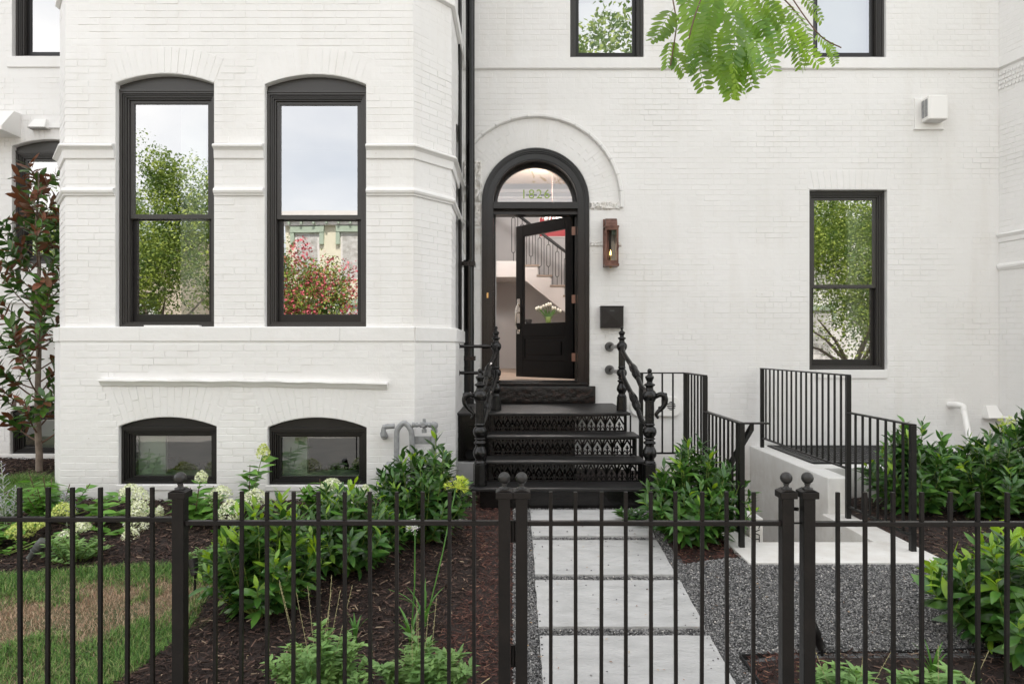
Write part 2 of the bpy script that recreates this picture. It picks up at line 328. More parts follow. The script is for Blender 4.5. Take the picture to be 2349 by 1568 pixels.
def sweep(mb, path, prof, wob=0):
    n = len(prof); m = len(path); vs = []
    for i in range(m):
        for o, z in prof:
            x, y = offpt(path, i, o+(random.uniform(-wob,wob) if wob else 0)); vs.append((x, y, z+(random.uniform(-wob,wob) if wob else 0)))
    fs = [tuple(range(n))[::-1], tuple((m-1)*n+k for k in range(n))]
    for i in range(m-1): fs += [(i*n+k, i*n+(k+1)%n, (i+1)*n+(k+1)%n, (i+1)*n+k) for k in range(n)]
    mb.add(vs, fs)
def densify(path, step=.25):
    out = [path[0]]
    for a, b in zip(path, path[1:]):
        k = max(1, int(math.dist(a,b)/step)); out += [(a[0]+(b[0]-a[0])*j/k, a[1]+(b[1]-a[1])*j/k) for j in range(1, k+1)]
    return out
# ---- bricks
def seg_excl(uc, zs, w2, rise, ring):
    Rr = (w2*w2+rise*rise)/(2*rise); zc = zs+rise-Rr; th = math.asin(w2/Rr); Ro = Rr+ring
    def f(z):
        if z < zc+Rr*math.cos(th)-.001: return None
        if z >= zc+Ro: return None
        h = min(math.sqrt(max(0, Ro*Ro-(z-zc)**2)), (z-zc)*math.tan(th)); return (uc-h, uc+h)
    return f
def rect_excl(u0,u1,z0,z1): return lambda z: (u0,u1) if z0 <= z <= z1 else None
BR = {}            # per house: list of (face, quad, is_stretcher, uc, zc)
def lay(hk, face, u0, u1, z0, z1, excl=()):
    k0 = int(math.ceil(z0/CH)); k1 = int(z1/CH); L_ = BR.setdefault(hk, [])
    for k in range(k0, k1):
        za, zb = k*CH, (k+1)*CH; zm = (za+zb)/2
        iv = [(u0, u1)]
        for e in excl:
            hit = e(za+.006) or e(zb-.006) or e(zm)
            for zz in (za+.006, zb-.006):
                h2 = e(zz)
                if h2 and hit: hit = (min(hit[0],h2[0]), max(hit[1],h2[1]))
            if hit:
                n = []
                for a, b in iv:
                    if hit[1] <= a or hit[0] >= b: n.append((a,b))
                    else:
                        if hit[0]-a > .01: n.append((a, hit[0]))
                        if b-hit[1] > .01: n.append((hit[1], b))
                iv = n
        off = (BL/2 if k % 2 else 0)+(.05 if k % 7 == 3 else 0); header = (k % 6 == 0)
        L2 = BL/2 if header and face is main else BL
        for a, b in iv:
            j = math.floor((a-off)/L2); x = a
            while x < b-.004:
                nx = min(b, (j+1)*L2+off); j += 1
                if nx-x < .03 and nx < b: nx = min(b, nx+L2); j += 1
                if b-nx < .025: nx = b
                if nx-x > .02:
                    L_.append((face, [(x+.0022,za+.0022),(nx-.0022,za+.0022),(nx-.0022,zb-.0022),(x+.0022,zb-.0022)], abs(nx-x-BL) < .002, (x+nx)/2, zm))
                x = nx
def vouss(hk, face, uc, zs, w2, rise, ring, th0=None, rows=1, flat=None, thr=None):
    Rr = (w2*w2+rise*rise)/(2*rise); zc = zs+rise-Rr; th = math.asin(min(1, w2/Rr)); a0, a1 = thr or (-th, th)
    n = max(3, round((a1-a0)*(Rr+ring/2)/.064)); L_ = BR.setdefault(hk, [])
    for i in range(n):
        q0 = a0+(a1-a0)*i/n; q1 = a0+(a1-a0)*(i+1)/n; g = .002/Rr
        sp = [0, 1] if rows == 1 else ([0, .66, 1] if i % 2 else [0, .33, 1])
        for r0, r1 in zip(sp, sp[1:]):
            def pt(q, rr):
                R_ = Rr+.004+ring*rr
                if flat is not None and rr == 1: R_ = (flat-zc)/math.cos(q)
                return (uc+R_*math.sin(q), zc+R_*math.cos(q))
            rg = .004/ring
            L_.append((face, [pt(q0+g, r0+(rg if r0 else 0)), pt(q1-g, r0+(rg if r0 else 0)), pt(q1-g, r1), pt(q0+g, r1)], False, 0, 0))
def brickquad(q, t, jit):
    c = [sum(p[0] for p in q)/4, sum(p[1] for p in q)/4]; ins = .0022
    j = [(p[0]+random.uniform(-jit,jit), p[1]+random.uniform(-jit,jit)) for p in q]
    fr = []
    for p in j:
        dx, dz = c[0]-p[0], c[1]-p[1]; fr.append((p[0]+math.copysign(min(ins,abs(dx)),dx), p[1]+math.copysign(min(ins,abs(dz)),dz)))
    outs = [t+random.uniform(-.0007,.0007) for _ in range(4)]
    return j, fr, outs
BF = [(4,5,6,7),(0,1,5,4),(1,2,6,5),(2,3,7,6),(3,0,4,7)]
variants = []
for i in range(16):
    q = [(-BL/2+.0022,-CH/2+.0022),(BL/2-.0022,-CH/2+.0022),(BL/2-.0022,CH/2-.0022),(-BL/2+.0022,CH/2-.0022)]
    j, fr, outs = brickquad(q, .0007+.0050*(i//2)/7, .0010)
    me = bpy.data.meshes.new('brick'); me.from_pydata([(a,.001,b) for a,b in j]+[(a,-o_,b) for (a,b),o_ in zip(fr,outs)], [], BF); me.materials.append(M['paint']); me.update(); variants.append(me)
from mathutils import noise as _nz
def paintfield(p):
    a = _nz.noise(Vector((p[0]*1.1+3, p[1]*1.1, p[2]*1.5)))+.6*_nz.noise(Vector((p[0]*3.3, p[1]*3.3+7, p[2]*4.1)))
    return min(1, max(.0, .34+.78*a))
def finish_bricks(hk, root, parentfor, score):
    L_ = BR[hk]; st = [i for i, b in enumerate(L_) if b[2] and score(b) is not None]
    st.sort(key=lambda i: score(L_[i])); ind = set(st[:300])
    mb = MB(); rl = rootloc(root)
    for i, (f, q, s_, uc, zm) in enumerate(L_):
        if i in ind:
            o = bpy.data.objects.new('brick', variants[min(15,max(0,int(15.9*paintfield(f.p(uc,zm))*random.uniform(.75,1.2))))]); COL.objects.link(o); o.parent = parentfor
            x, y, z = f.p(uc, zm); o.location = (x-rl.x, y-rl.y, z-rl.z); o.rotation_euler = (0,0,f.ang)
        else:
            wc = f.p(q[0][0],q[0][1]); t = .0006+.0050*paintfield(wc)*random.uniform(.7,1.25)
            j, fr, outs = brickquad(q, t, .0008); mb.add([f.p(a,b,-.001) for a,b in j]+[f.p(a,b,o_) for (a,b),o_ in zip(fr,outs)], BF)
    mb.build('bricks', 'paint', root, fix=False, kind='stuff')
# ---- wall geometry
DU, DR, DZ = .249, .633, 3.128
door_hole = [(DU-DR,.70),(DU+DR,.70)]+[(DU+DR*math.cos(math.pi*i/40), DZ+DR*math.sin(math.pi*i/40)) for i in range(41)]
W_right = (3.47,4.385,1.154,3.272); W_up1 = (.656,1.523,4.82,6.9); W_up2 = (3.513,4.372,4.82,6.9)
pit = None
mb = MB(); main.sheet(mb, rectloop(-.609,9.0,-2.4,9.6), [door_hole, rectloop(*W_right), rectloop(*W_up1), rectloop(*W_up2)], 0, [.06,.12,.12,.12])
wall_main = mb.build('main_wall', 'paint', house, fix=False)
WB1 = (-3.617,-2.723,1.60,3.811,.085); WB2 = (-2.265,-1.344,1.60,3.80,.09)
WC1 = (-3.566,-2.682,.178,.705,.083); WC2 = (-2.223,-1.331,.172,.695,.09)
WU1 = (-3.617,-2.723,4.95,7.2,.085); WU2 = (-2.265,-1.344,4.95,7.2,.085)
fU = bayface(2, 0); fB = bayface(2, .04)
mb = MB()
fU.sheet(mb, rectloop(fU.u0,fU.u1,1.59,9.6), [archloop(*WB1), archloop(*WB2), archloop(*WU1), archloop(*WU2)], 0, .13)
fB.sheet(mb, rectloop(fB.u0,fB.u1,-.4,1.59), [archloop(*WC1), archloop(*WC2)], 0, .10)
sidef = bayface(4, 0)
sw = archloop(.50,1.10,1.62,3.72,.08)
for k in (0,1,3,4):
    f = bayface(k, 0); f.sheet(mb, rectloop(0,f.len,1.59,9.6), [sw] if k == 4 else [], 0, .15)
    f = bayface(k, .04); f.sheet(mb, rectloop(0,f.len,-.4,1.59), [], 0)
bay_wall = mb.build('bay_wall', 'paint', house, fix=False)
# roofs and house body (these shade the garden)
mb = MB(); mb.box(-12,12,6.9,16,9.6,9.9); mb.box(-12,12,15.8,16,-.5,9.6); mb.box(-12.2,-12,7.8,16,-.5,9.6); mb.box(12,12.2,7.8,16,-.5,9.6)
mb.add([(-4.378,7.2,9.61),(-4.378,6.577,9.61),(-4.07,6.19,9.61),(-.917,6.19,9.61),(-.609,6.577,9.61),(-.609,7.2,9.61)], [(0,1,2,3,4,5)])
mb.build('roof', 'roomdark', house)
# mouldings on the bay
cor = [(0,3.262),(.045,3.248),(.058,3.236),(.058,3.222),(.040,3.212),(.022,3.196),(.018,3.125),(.006,3.118),(0,3.118)]
tor = [(0,2.862),(.018,2.858),(.034,2.845),(.040,2.828),(.034,2.811),(.020,2.800),(.018,2.789),(.004,2.784),(0,2.784)]
paths = [[BP[0],BP[1],BP[2],(WB1[0]-.004,6.19)], [(WB1[1]+.004,6.19),(WB2[0]-.004,6.19)], [(WB2[1]+.004,6.19),BP[3],BP[4],BP[5]]]
for nm, pr in (('cornice_moulding', cor), ('torus_moulding', tor)):
    for pa in paths:
        mb = MB(); sweep(mb, densify(pa), pr, .0012); mb.build(nm, 'paint', house, bevel=.002)
mb = MB(); sweep(mb, densify(BP), [(0,4.83),(.034,4.825),(.038,4.69),(.012,4.676),(0,4.676)], .001); mb.build('string_course', 'paint', house)
mb = MB(); main.extr(mb, -.60, 5.70, [(0,4.822),(.026,4.818),(.030,4.692),(.008,4.678),(0,4.678)]); mb.build('string_course', 'paint', house)
# plinth band: stone blocks with joints
cuts = [-4.089,-3.37,-2.37,-1.57,-.898]
for a, b in zip(cuts, cuts[1:]):
    mb = MB(); oo = .008+random.uniform(0,.004)
    pa = [(a+.0008,6.15),(b-.0008,6.15)]
    sweep(mb, pa, [(-.05,1.602),(.0+oo-.006,1.600),(oo,1.592),(oo,1.472),(0,1.464),(-.05,1.464)]); mb.build('stone_block', 'paint', house, bevel=.003)
mb = MB(); pa = [offpt(BP,i,.04) for i in (3,4,5)]; sweep(mb, [(pa[0][0]+.002,pa[0][1])]+pa[1:], [(-.05,1.602),(.008,1.6),(.014,1.592),(.014,1.472),(0,1.464),(-.05,1.464)]); mb.build('stone_block', 'paint', house, bevel=.003)
mb = MB(); pa = [offpt(BP,i,.04) for i in (0,1,2)]; sweep(mb, pa[:2]+[(pa[2][0]-.002,pa[2][1])], [(-.05,1.602),(.008,1.6),(.014,1.592),(.014,1.472),(0,1.464),(-.05,1.464)]); mb.build('stone_block', 'paint', house, bevel=.003)
# label mould above the basement windows
mb = MB(); n = 26; pts = []
for i in range(n+1):
    u = -3.72+(2.58)*i/n; s_ = max(0,(i/n-.55))*.03-(.0022*math.sin(i*1.7)); pts.append((u, 1.102-s_-.016*(i/n)**2))
prof = [(0,.032),(.046,.030),(.052,.012),(.030,-.012),(.014,-.034),(0,-.034)]
vs = []; fs = []
for i, (u, z) in enumerate(pts):
    for o, dz in prof: vs.append(fB.p(u+random.uniform(-.004,.004), z+dz+random.uniform(-.002,.002), o+random.uniform(-.002,.002) if o else 0))
m6 = len(prof); fs = [tuple(range(m6))[::-1], tuple(n*m6+k for k in range(m6))]
for i in range(n): fs += [(i*m6+k, i*m6+(k+1)%m6, (i+1)*m6+(k+1)%m6, (i+1)*m6+k) for k in range(m6)]
mb.add(vs, fs); mb.build('label_moulding', 'paint', house)
# bricks of the house
def segx(W, ring): return [rect_excl(W[0],W[1],W[2],W[3]), seg_excl((W[0]+W[1])/2, W[3], (W[1]-W[0])/2, W[4], ring)]
RV = .235
lay('m', fU, fU.u0, fU.u1, 1.60, 5.0, segx(WB1,RV)+segx(WB2,RV)+[rect_excl(-9,9,3.13,3.25), rect_excl(-9,9,2.79,2.855), rect_excl(-9,9,4.69,4.81)])
for W in (WB1,WB2): vouss('m', fU, (W[0]+W[1])/2, W[3], (W[1]-W[0])/2, W[4], RV, rows=1)
lay('m', fB, fB.u0, fB.u1, 0.0, 1.46, [rect_excl(W[0],W[1],-1,W[3]) for W in (WC1,WC2)]+[seg_excl((W[0]+W[1])/2, W[3], (W[1]-W[0])/2, W[4], .42) for W in (WC1,WC2)]+[rect_excl(-3.72,-1.14,1.075,1.12)])
for W in (WC1,WC2): vouss('m', fB, (W[0]+W[1])/2, W[3], (W[1]-W[0])/2, W[4], .26, rows=2, flat=1.066)
for k in (1,3,4,0):
    f = bayface(k,0); lay('m', f, 0, f.len, 1.60, 5.4, [rect_excl(-9,9,3.13,3.25), rect_excl(-9,9,2.79,2.855), rect_excl(-9,9,4.69,4.81)]+([rect_excl(.5,1.1,1.62,3.8)] if k == 4 else []))
    f = bayface(k,.04); lay('m', f, 0, f.len, 0, 1.46)
def door_ex(z):
    if z < DZ: return (DU-DR, DU+DR)
    Ro = .985; return (DU-math.sqrt(Ro*Ro-(z-DZ)**2), DU+math.sqrt(Ro*Ro-(z-DZ)**2)) if z-DZ < Ro else None
lay('m', main, -.609, 5.70, .2, 5.6, [door_ex]+[rect_excl(W[0],W[1],W[2],W[3]) for W in (W_right,W_up1,W_up2)]+[rect_excl(-9,9,4.69,4.81), rect_excl(3.45,4.42,3.272,3.50), rect_excl(-.9,-.384,2.5,3.35), rect_excl(.882,1.26,3.04,3.13), rect_excl(.882,1.26,2.60,2.67)])
for i in range(14):      # flat soldier arch over the right window
    u = 3.45+i*.0693; sl_ = (u-3.93)*.10
    BR['m'].append((main, [(u+.002,3.276),(u+.0673,3.276),(u+.0673+sl_,3.498),(u+.002+sl_,3.498)], False, 0, 0))
def dring():
    n = 47
    for i in range(n):
        q0, q1 = math.pi*i/n, math.pi*(i+1)/n
        for r0, r1 in (((.64,.84),(.843,.982)) if i % 2 else ((.64,.75),(.753,.982))):
            pts = [(DU+r*math.cos(q), DZ+r*math.sin(q)) for q, r in ((q1-.002,r0),(q0+.002,r0),(q0+.002,r1),(q1-.002,r1))]
            if min(p[0] for p in pts) > -.605: BR['m'].append((main, pts, False, 0, 0))
dring()
finish_bricks('m', house, bay_wall, lambda b: abs(b[3]+2.0)+.8*abs(b[4]-2.2) if b[0] is fU else None)
# hood mould over the door, rough stones, sills
def arcprof(mb, face, uc, zc, r0, r1, a0, a1, of, n=30, wob=.002):
    vs = []; fs = []
    for i in range(n+1):
        q = a0+(a1-a0)*i/n
        for r, o in ((r0,0),(r0,of*.55),(r0+.012,of),(r1-.006,of),(r1,of*.8),(r1,0)):
            rr = r+random.uniform(-wob,wob); vs.append(face.p(uc+rr*math.cos(q), zc+rr*math.sin(q), o))
    for i in range(n): fs += [(i*6+k, i*6+(k+1)%6, (i+1)*6+(k+1)%6, (i+1)*6+k) for k in range(6)]
    fs += [tuple(range(6))[::-1], tuple(n*6+k for k in range(6))]; mb.add(vs, fs)
nseg = 13
for i in range(nseg):
    a0, a1 = R(-4)+R(144)*i/nseg+.003, R(-4)+R(144)*(i+1)/nseg-.003
    if i == nseg-1: a1 = R(143)
    mb = MB(); arcprof(mb, main, DU, DZ, .985, 1.032, a0, a1, .045, n=4); mb.build('hood_moulding', 'paint', house)
def roughblock(u0,u1,z0,z1,out,parent,nm='rough_stone',seed=1, nx=14, nz=14):
    r_ = random.Random(seed); vs = []; fs = []
    for j in range(nz+1):
        for i in range(nx+1):
            e = 0 if i in (0,nx) or j in (0,nz) else 1
            vs.append(main.p(u0+(u1-u0)*i/nx+(r_.uniform(-.006,.006)), z0+(z1-z0)*j/nz+r_.uniform(-.006,.006), -.004 if not e else out*r_.uniform(.3,1)))
    for j in range(nz):
        for i in range(nx): a = j*(nx+1)+i; fs += [(a,a+1,a+nx+2),(a,a+nx+2,a+nx+1)]
    m_ = MB(); m_.add(vs, fs); return m_.build(nm, 'rough', parent, fix=False)
roughblock(-.605,-.384,3.12,3.62,.045,house,seed=3); roughblock(-.605,-.384,2.84,3.11,.02,house,seed=4); roughblock(.885,1.262,3.03,3.135,.03,house,seed=5, nx=22, nz=5)
roughblock(.885,1.262,2.60,2.67,.022,house,seed=6, nx=22, nz=4); roughblock(-.605,-.384,2.5,2.83,.008,house,seed=8)
# ---------------------------------------------------------------- windows
def window(house_, face, W, sill=None, meet=.49, glass='glass', single=False, reveal=.055, pan=True, side=False, label=None, fw=.115):
    u0,u1,z0,z1 = W[:4]; rise = W[4] if len(W) > 4 else 0
    ztop = z1-(.022 if single else .055) if rise else z1-.004; a, b, c, d = u0+.004, u1-.004, z0+.002, ztop
    def rl(i): return rectloop(a+i, b-i, c+min(i,.03+i*.25), d-i)
    mb = MB(); steps = [(0,.022,0),(.024,.036,-.014),(.038,.050,-.024),(.052,.064,-.040)]
    for i0, i1, o in steps: face.ring(mb, rl(i0), rl(i1), -reveal+o, -reveal-.16)
    face.ring(mb, rl(.0), rl(.066), -reveal-.045, -reveal-.165)
    if rise:
        al = archloop(a,b,d+.002,z1-.002,rise-.004); mb.add([face.p(*q,-reveal-.012) for q in al]+[face.p(*q,-reveal-.06) for q in al], [tuple(range(len(al)))[::-1]]+[(i,(i+1)%len(al),len(al)+(i+1)%len(al),len(al)+i) for i in range(len(al))])
        face.box(mb, a-.002+.004, b, d-.004, d+.014, -reveal+.008, -reveal-.05)
    fr = mb.build('window', 'bronze2' if single else 'bronze', house_, bevel=.0018, label=label)
    # sash frames are sub-parts
    s0, s1 = a+.068, b-.068; zb, zt = c+.05, d-.068; zm = zb+(zt-zb)*meet
    def sash(nm, q0, q1, r0, r1, o, st, br, m_='bronze2'):
        m1 = MB(); face.ring(m1, rectloop(q0,q1,r0,r1), rectloop(q0+st,q1-st,r0+br,r1-st*.8), o, o-.032); x = m1.build(nm, m_, fr, bevel=.002)
        m2 = MB(); g = rectloop(q0+st-.004,q1-st+.004,r0+br-.004,r1-st*.8+.004)
        if pan: m2.add([face.p(*q,o-.016) for q in g], [(0,1,2,3)]); m2.build('pane', 'glassdark' if single else glass, fr, fix=False)
        return x
    if single: sash('sash', s0-.012, s1+.012, zb-.02, zt+.014, -reveal-.055, .030, .032)
    else:
        sash('upper_sash', s0, s1, zm-.018, zt, -reveal-.058, .034, .04, 'bronze')
        sash('lower_sash', s0, s1, zb-.006, zm+.022, -reveal-.10, .042, .075)
        m1 = MB(); face.box(m1, s0, s1, zb-.02, zb-.007, -reveal-.052, -reveal-.13); m1.build('sash_track', 'bronze', fr)
    if sill:
        m1 = MB(); face.box(m1, u0+sill[0], u1+sill[1], z0-sill[2], z0-.001, sill[3], -.06); m1.build('sill', 'paint', fr, bevel=.006)
    return fr
window(house, fU, WB1, meet=.475); window(house, fU, WB2, meet=.475)
window(house, fU, WU1); window(house, fU, WU2)
window(house, fB, WC1, single=True, sill=(-.02,.02,.05,.01), reveal=.04); window(house, fB, WC2, single=True, sill=(-.02,.02,.05,.01), reveal=.04)
window(house, main, W_right, sill=(.07,.0,.10,.018), meet=.47)
window(house, main, W_up1, reveal=.04); window(house, main, W_up2, reveal=.04)
window(house, sidef, (.50,1.10,1.62,3.72,.08), reveal=.09)
# loose white strip under the left bay window
mb = MB(); fU.box(mb, -3.36, -2.86, 1.603, 1.615, -.0, -.05); mb.build('sill_strip', 'plastic', house)
# ---------------------------------------------------------------- doorway
def archpath(r, z0, n=40): return [(DU+r,z0)]+[(DU+r*math.cos(math.pi*i/n), DZ+r*math.sin(math.pi*i/n)) for i in range(n+1)]+[(DU-r,z0)]
mb = MB(); zb = .975
for r0, r1, o in ((.630,.612,.022),(.613,.600,.012),(.601,.590,.020),(.591,.575,.004),(.576,.508,-.012),(.509,.498,-.022)):
    main.ring(mb, archpath(r0,zb), archpath(r1,zb), o, -.27, closed=False)
frame = mb.build('door_frame', 'doorframe', house)
mb = MB(); main.box(mb, DU-.498, DU+.498, 3.052, DZ+.004, -.012, -.27); mb.build('transom_bar', 'doorframe', house, bevel=.004)
mb = MB(); main.ring(mb, [(DU-.497,DZ+.004)]+archpath(.497,DZ+.004)[::-1][1:-1]+[(DU+.497,DZ+.004)], [(DU-.452,DZ+.020)]+[(DU-.455*math.cos(math.pi*i/40)*.995, DZ+.02+.437*math.sin(math.pi*i/40)) for i in range(41)]+[(DU+.452,DZ+.020)], -.20, -.24)
fan = mb.build('fanlight', 'doorframe', house)
mb = MB(); pts = [(DU+.46*math.cos(math.pi*i/40), DZ+.012+.445*math.sin(math.pi*i/40)) for i in range(41)]; mb.add([main.p(*q,-.222) for q in pts], [tuple(range(41))]); mb.build('pane', 'glassfan', fan, fix=False)
def text(s_, size, m, face_loc, rot, ext=.001, name='lettering', parent=None, align='CENTER', **kw):
    cu = bpy.data.curves.new(name,'FONT'); cu.body = s_; cu.size = size; cu.extrude = ext; cu.align_x = align; cu.align_y = 'CENTER'
    to = bpy.data.objects.new(name, cu); COL.objects.link(to); dg = bpy.context.evaluated_depsgraph_get(); me = bpy.data.meshes.new_from_object(to.evaluated_get(dg)); bpy.data.objects.remove(to)
    me.materials.clear(); o = put(name, me, m, parent, **kw); rl = rootloc(parent) if parent else Vector((0,0,0)); o.location = Vector(face_loc)-rl; o.rotation_euler = rot; return o
for i, ch in enumerate('1826'): text(ch, .155, 'numgold', main.p(DU-.135+.093*i, DZ+.135, -.218), (R(90),0,0), name='house_number', parent=fan)
mb = MB(); main.box(mb, DU-.498, DU+.498, 3.00, 3.052, -.10, -.27); main.box(mb, DU-.498,DU-.478,1.0,3.0,-.20,-.27); main.box(mb, DU+.478,DU+.498,1.0,3.0,-.20,-.27); mb.build('door_stop', 'doorframe', house)
mb = MB(); main.box(mb, DU-.60, DU+.61, .976, 1.006, .03, -.30); main.box(mb, DU-.50, DU+.50, 1.006, 1.022, -.06, -.28); mb.build('threshold', 'stone_black', house, bevel=.004)
def lumpybox(face, u0,u1,z0,z1,o0,o1,amp,nu,nz,nm,m,parent):
    m_ = MB(); vs = []; fs = []
    for j in range(nz+1):
        for i in range(nu+1):
            vs.append(face.p(u0+(u1-u0)*i/nu, z0+(z1-z0)*j/nz, o1+(random.uniform(-amp,amp) if 0<i<nu and 0<j<nz else -amp)))
    for j in range(nz):
        for i in range(nu): a = j*(nu+1)+i; fs.append((a,a+1,a+nu+2,a+nu+1))
    m_.add(vs, fs, True); face.box(m_, u0,u1,z0,z1,o0,o1-amp*1.2); return m_.build(nm, m, parent)
lumpybox(main, -.36, .945, .768, .966, -.05, .075, .006, 60, 10, 'door_sill_block', 'stone_black', house)
mb = MB(); main.box(mb, DU-.575,DU-.555,2.0,2.06,-.008,.0); mb.build('door_bell', 'brass', frame)
# the leaf, swung inwards
leafF = Face(.02, 9.05, .70, -.80); LW = 1.045; lz0, lz1 = 1.035, 3.02
mb = MB(); st = .135; T = .045
leafF.box(mb, 0, st, lz0, lz1, 0, -T); leafF.box(mb, LW-st, LW, lz0, lz1, 0, -T)
leafF.box(mb, st, LW-st, lz1-.15, lz1, 0, -T); leafF.box(mb, st, LW-st, 1.565, 1.73, 0, -T); leafF.box(mb, st, LW-st, lz0, 1.25, 0, -T)
leafF.box(mb, st, LW-st, 1.25, 1.565, -.014, -T+.006)
door = mb.build('door', 'door', house, bevel=.004)
mb = MB(); leafF.ring(mb, rectloop(st,LW-st,1.25,1.565), rectloop(st+.03,LW-st-.03,1.28,1.535), -.004, -.02); leafF.box(mb, st+.075, LW-st-.075, 1.325, 1.49, -.002, -.02); mb.build('raised_panel', 'door', door, bevel=.006)
mb = MB(); mb.add([leafF.p(*q,-.02) for q in rectloop(st,LW-st,1.73,lz1-.15)], [(0,1,2,3)]); mb.build('pane', 'glassdoor', door, fix=False)
mb = MB(); leafF.box(mb, .028, .088, 1.74, 2.06, .008, -.0); leafF.box(mb, .03,.085,1.60,1.66,.012,0)
mb.tube([leafF.p(.058,2.0,.012), leafF.p(.058,1.93,.05), leafF.p(.058,1.72,.055), leafF.p(.058,1.63,.012)], .011, 10); mb.tube([leafF.p(.03,1.88,.0),leafF.p(.03,1.88,.05)], .016, 10)
leafF.box(mb, -.004, .0, 1.6, 1.86, -.008, -.038); mb.build('handle', 'chrome', door, bevel=.003)
for z in (1.30, 2.0, 2.82):
    mb = MB(); mb.tube([(.712,8.232,z-.05),(.712,8.232,z+.05)], .011, 10); mb.box(.69,.735,8.22,8.226,z-.05,z+.05); mb.build('hinge', 'hinge', door)
# ---------------------------------------------------------------- hall and rooms (seen through door and panes)
def room(nm, x0,x1,y0,y1,z0,z1,m, parent, floor='oak', openfront=True):
    m_ = MB(); vs = [(x0,y0,z0),(x1,y0,z0),(x1,y1,z0),(x0,y1,z0),(x0,y0,z1),(x1,y0,z1),(x1,y1,z1),(x0,y1,z1)]
    m_.add(vs, [(4,7,6,5),(1,2,6,5),(2,3,7,6),(3,0,4,7)]); m_.build(nm, m, parent, fix=False)
    m_ = MB(); m_.add(vs[:4], [(0,1,2,3)]); m_.build('room_floor', floor, parent, fix=False)
room('hall_wall', -.55, 3.3, 8.32, 14.0, 1.0, 5.6, 'hall', house)
mb = MB(); mb.box(-.55,-.22,8.302,8.318,1.0,5.6); mb.box(.76,3.3,8.302,8.318,1.0,5.6); mb.box(-.22,.76,8.302,8.318,3.62,5.6); mb.build('hall_wall', 'hall', house)
# ceiling slab edge and landing
mb = MB(); mb.box(-.55, .17, 12.9, 14.0, 2.76, 3.06); mb.build('stair_landing', 'hallwhite', house)
st_ = thing('staircase', 'interior staircase with pale stringer seen through the open front door', 'staircase', (1.5,13,1.0))
for i in range(9):
    x0 = .17+.249*i; z = 2.99-.192*i
    mb = MB(); mb.box(x0, x0+.30, 12.86, 13.9, z-.035, z); mb.build('tread', 'oak', st_, bevel=.006)
    mb = MB(); mb.box(x0+.255, x0+.272, 12.90, 13.9, z-.19, z-.036); mb.build('riser', 'hallwhite', st_)
poly = [(.17,2.955)]
for i in range(9):
    x0 = .17+.249*i; z = 2.955-.192*i; poly += [(x0+.254, z), (x0+.254, z-.192)]
poly += [(2.41,1.02),(2.30,1.02),(.17,2.72)]
mb = MB(); mb.prism(poly, 'y', 12.89, 12.94); mb.build('stringer', 'hallwhite', st_)
for i in range(-1, 8):
    for j in range(3):
        x = .19+.249*i+.083*j+.04; z = 2.99-.192*i if i >= 0 else 3.06; top = 3.86-.772*(x-.17)
        if (i*3+j) % 2 == 0:
            mb = MB(); mb.tube([(x,12.93,z),(x,12.93,top)], .007, 6); mb.build('baluster', 'railing', st_)
        else:
            mb = MB(); a, b = z+.16, top-.12; h = .032
            mb.tube([(x,12.93,z),(x,12.93,a)], .007, 6); mb.tube([(x,12.93,b),(x,12.93,top)], .007, 6)
            lp = [(x+h*math.sin(t_), 12.93, a+h-h*math.cos(t_)) for t_ in np.linspace(0,math.pi/2,5)]+[(x+h*math.cos(t_),12.93,b-h+h*math.sin(t_)) for t_ in np.linspace(0,math.pi,9)]+[(x-h*math.cos(t_),12.93,a+h-h*math.sin(t_)) for t_ in np.linspace(0,math.pi/2,5)]
            mb.tube(lp, .007, 6, cap=False); mb.build('baluster', 'railing', st_)
mb = MB(); mb.tube([(-.2,12.93,4.14),(2.6,12.93,1.98)], .03, 8); mb.build('handrail', 'railing', st_)
pic = thing('picture', 'red picture hung high on the stair wall seen above the open door', 'picture', (.75,13.95,4.1)); mb = MB(); mb.box(.52,1.3,13.93,13.97,3.70,4.30); mb.build('canvas','red',pic); mb = MB(); mb.box(.50,1.32,13.95,13.99,3.68,4.32); mb.build('picture_frame','hallwhite',pic)
tb = thing('console_table', 'dark console table behind the open door carrying the tulips', 'table', (.6,11.5,1.0))
mb = MB(); mb.box(.1,1.25,11.35,11.7,1.78,1.81); mb.build('tabletop', 'bronze2', tb)
for x in (.12,1.20):
    for y in (11.37,11.66): mb = MB(); mb.box(x,x+.03,y,y+.03,1.0,1.78); mb.build('leg','bronze2',tb)
ob = thing('black_bowl', 'small black bowl left of the tulips on the console table', 'bowl', (.24,11.5,1.81)); mb = MB(); mb.lathe(.24,11.5,[(1.81,.03),(1.83,.05),(1.87,.06),(1.90,.055)],14); mb.build('bowl_body','bronze2',ob)
vz = thing('tulip_vase', 'glass vase of white tulips on the dark console table inside the door', 'vase', (.57,11.5,1.81))
mb = MB(); mb.lathe(.57,11.5,[(1.811,.04),(1.87,.045),(1.93,.05),(1.935,.046),(1.82,.036)],14); mb.build('vase_body','stemgreen',vz)
for i in range(11):
    a = random.uniform(0,6.28); q = i/10*2-1; tip = (.57+q*.20, 11.5+math.sin(a)*.1, 2.12-abs(q)*.09+random.uniform(-.02,.03))
    mb = MB(); mb.tube([(.57+q*.02,11.5,1.86),(.57+q*.10,11.5,1.98),tip], .004, 5); mb.build('stem','stemgreen',vz)
    mb = MB(); mb.lathe(tip[0],tip[1],[(tip[2]-.01,.008),(tip[2]+.012,.022),(tip[2]+.035,.02),(tip[2]+.055,.006)],8); mb.build('tulip','tulip',vz)
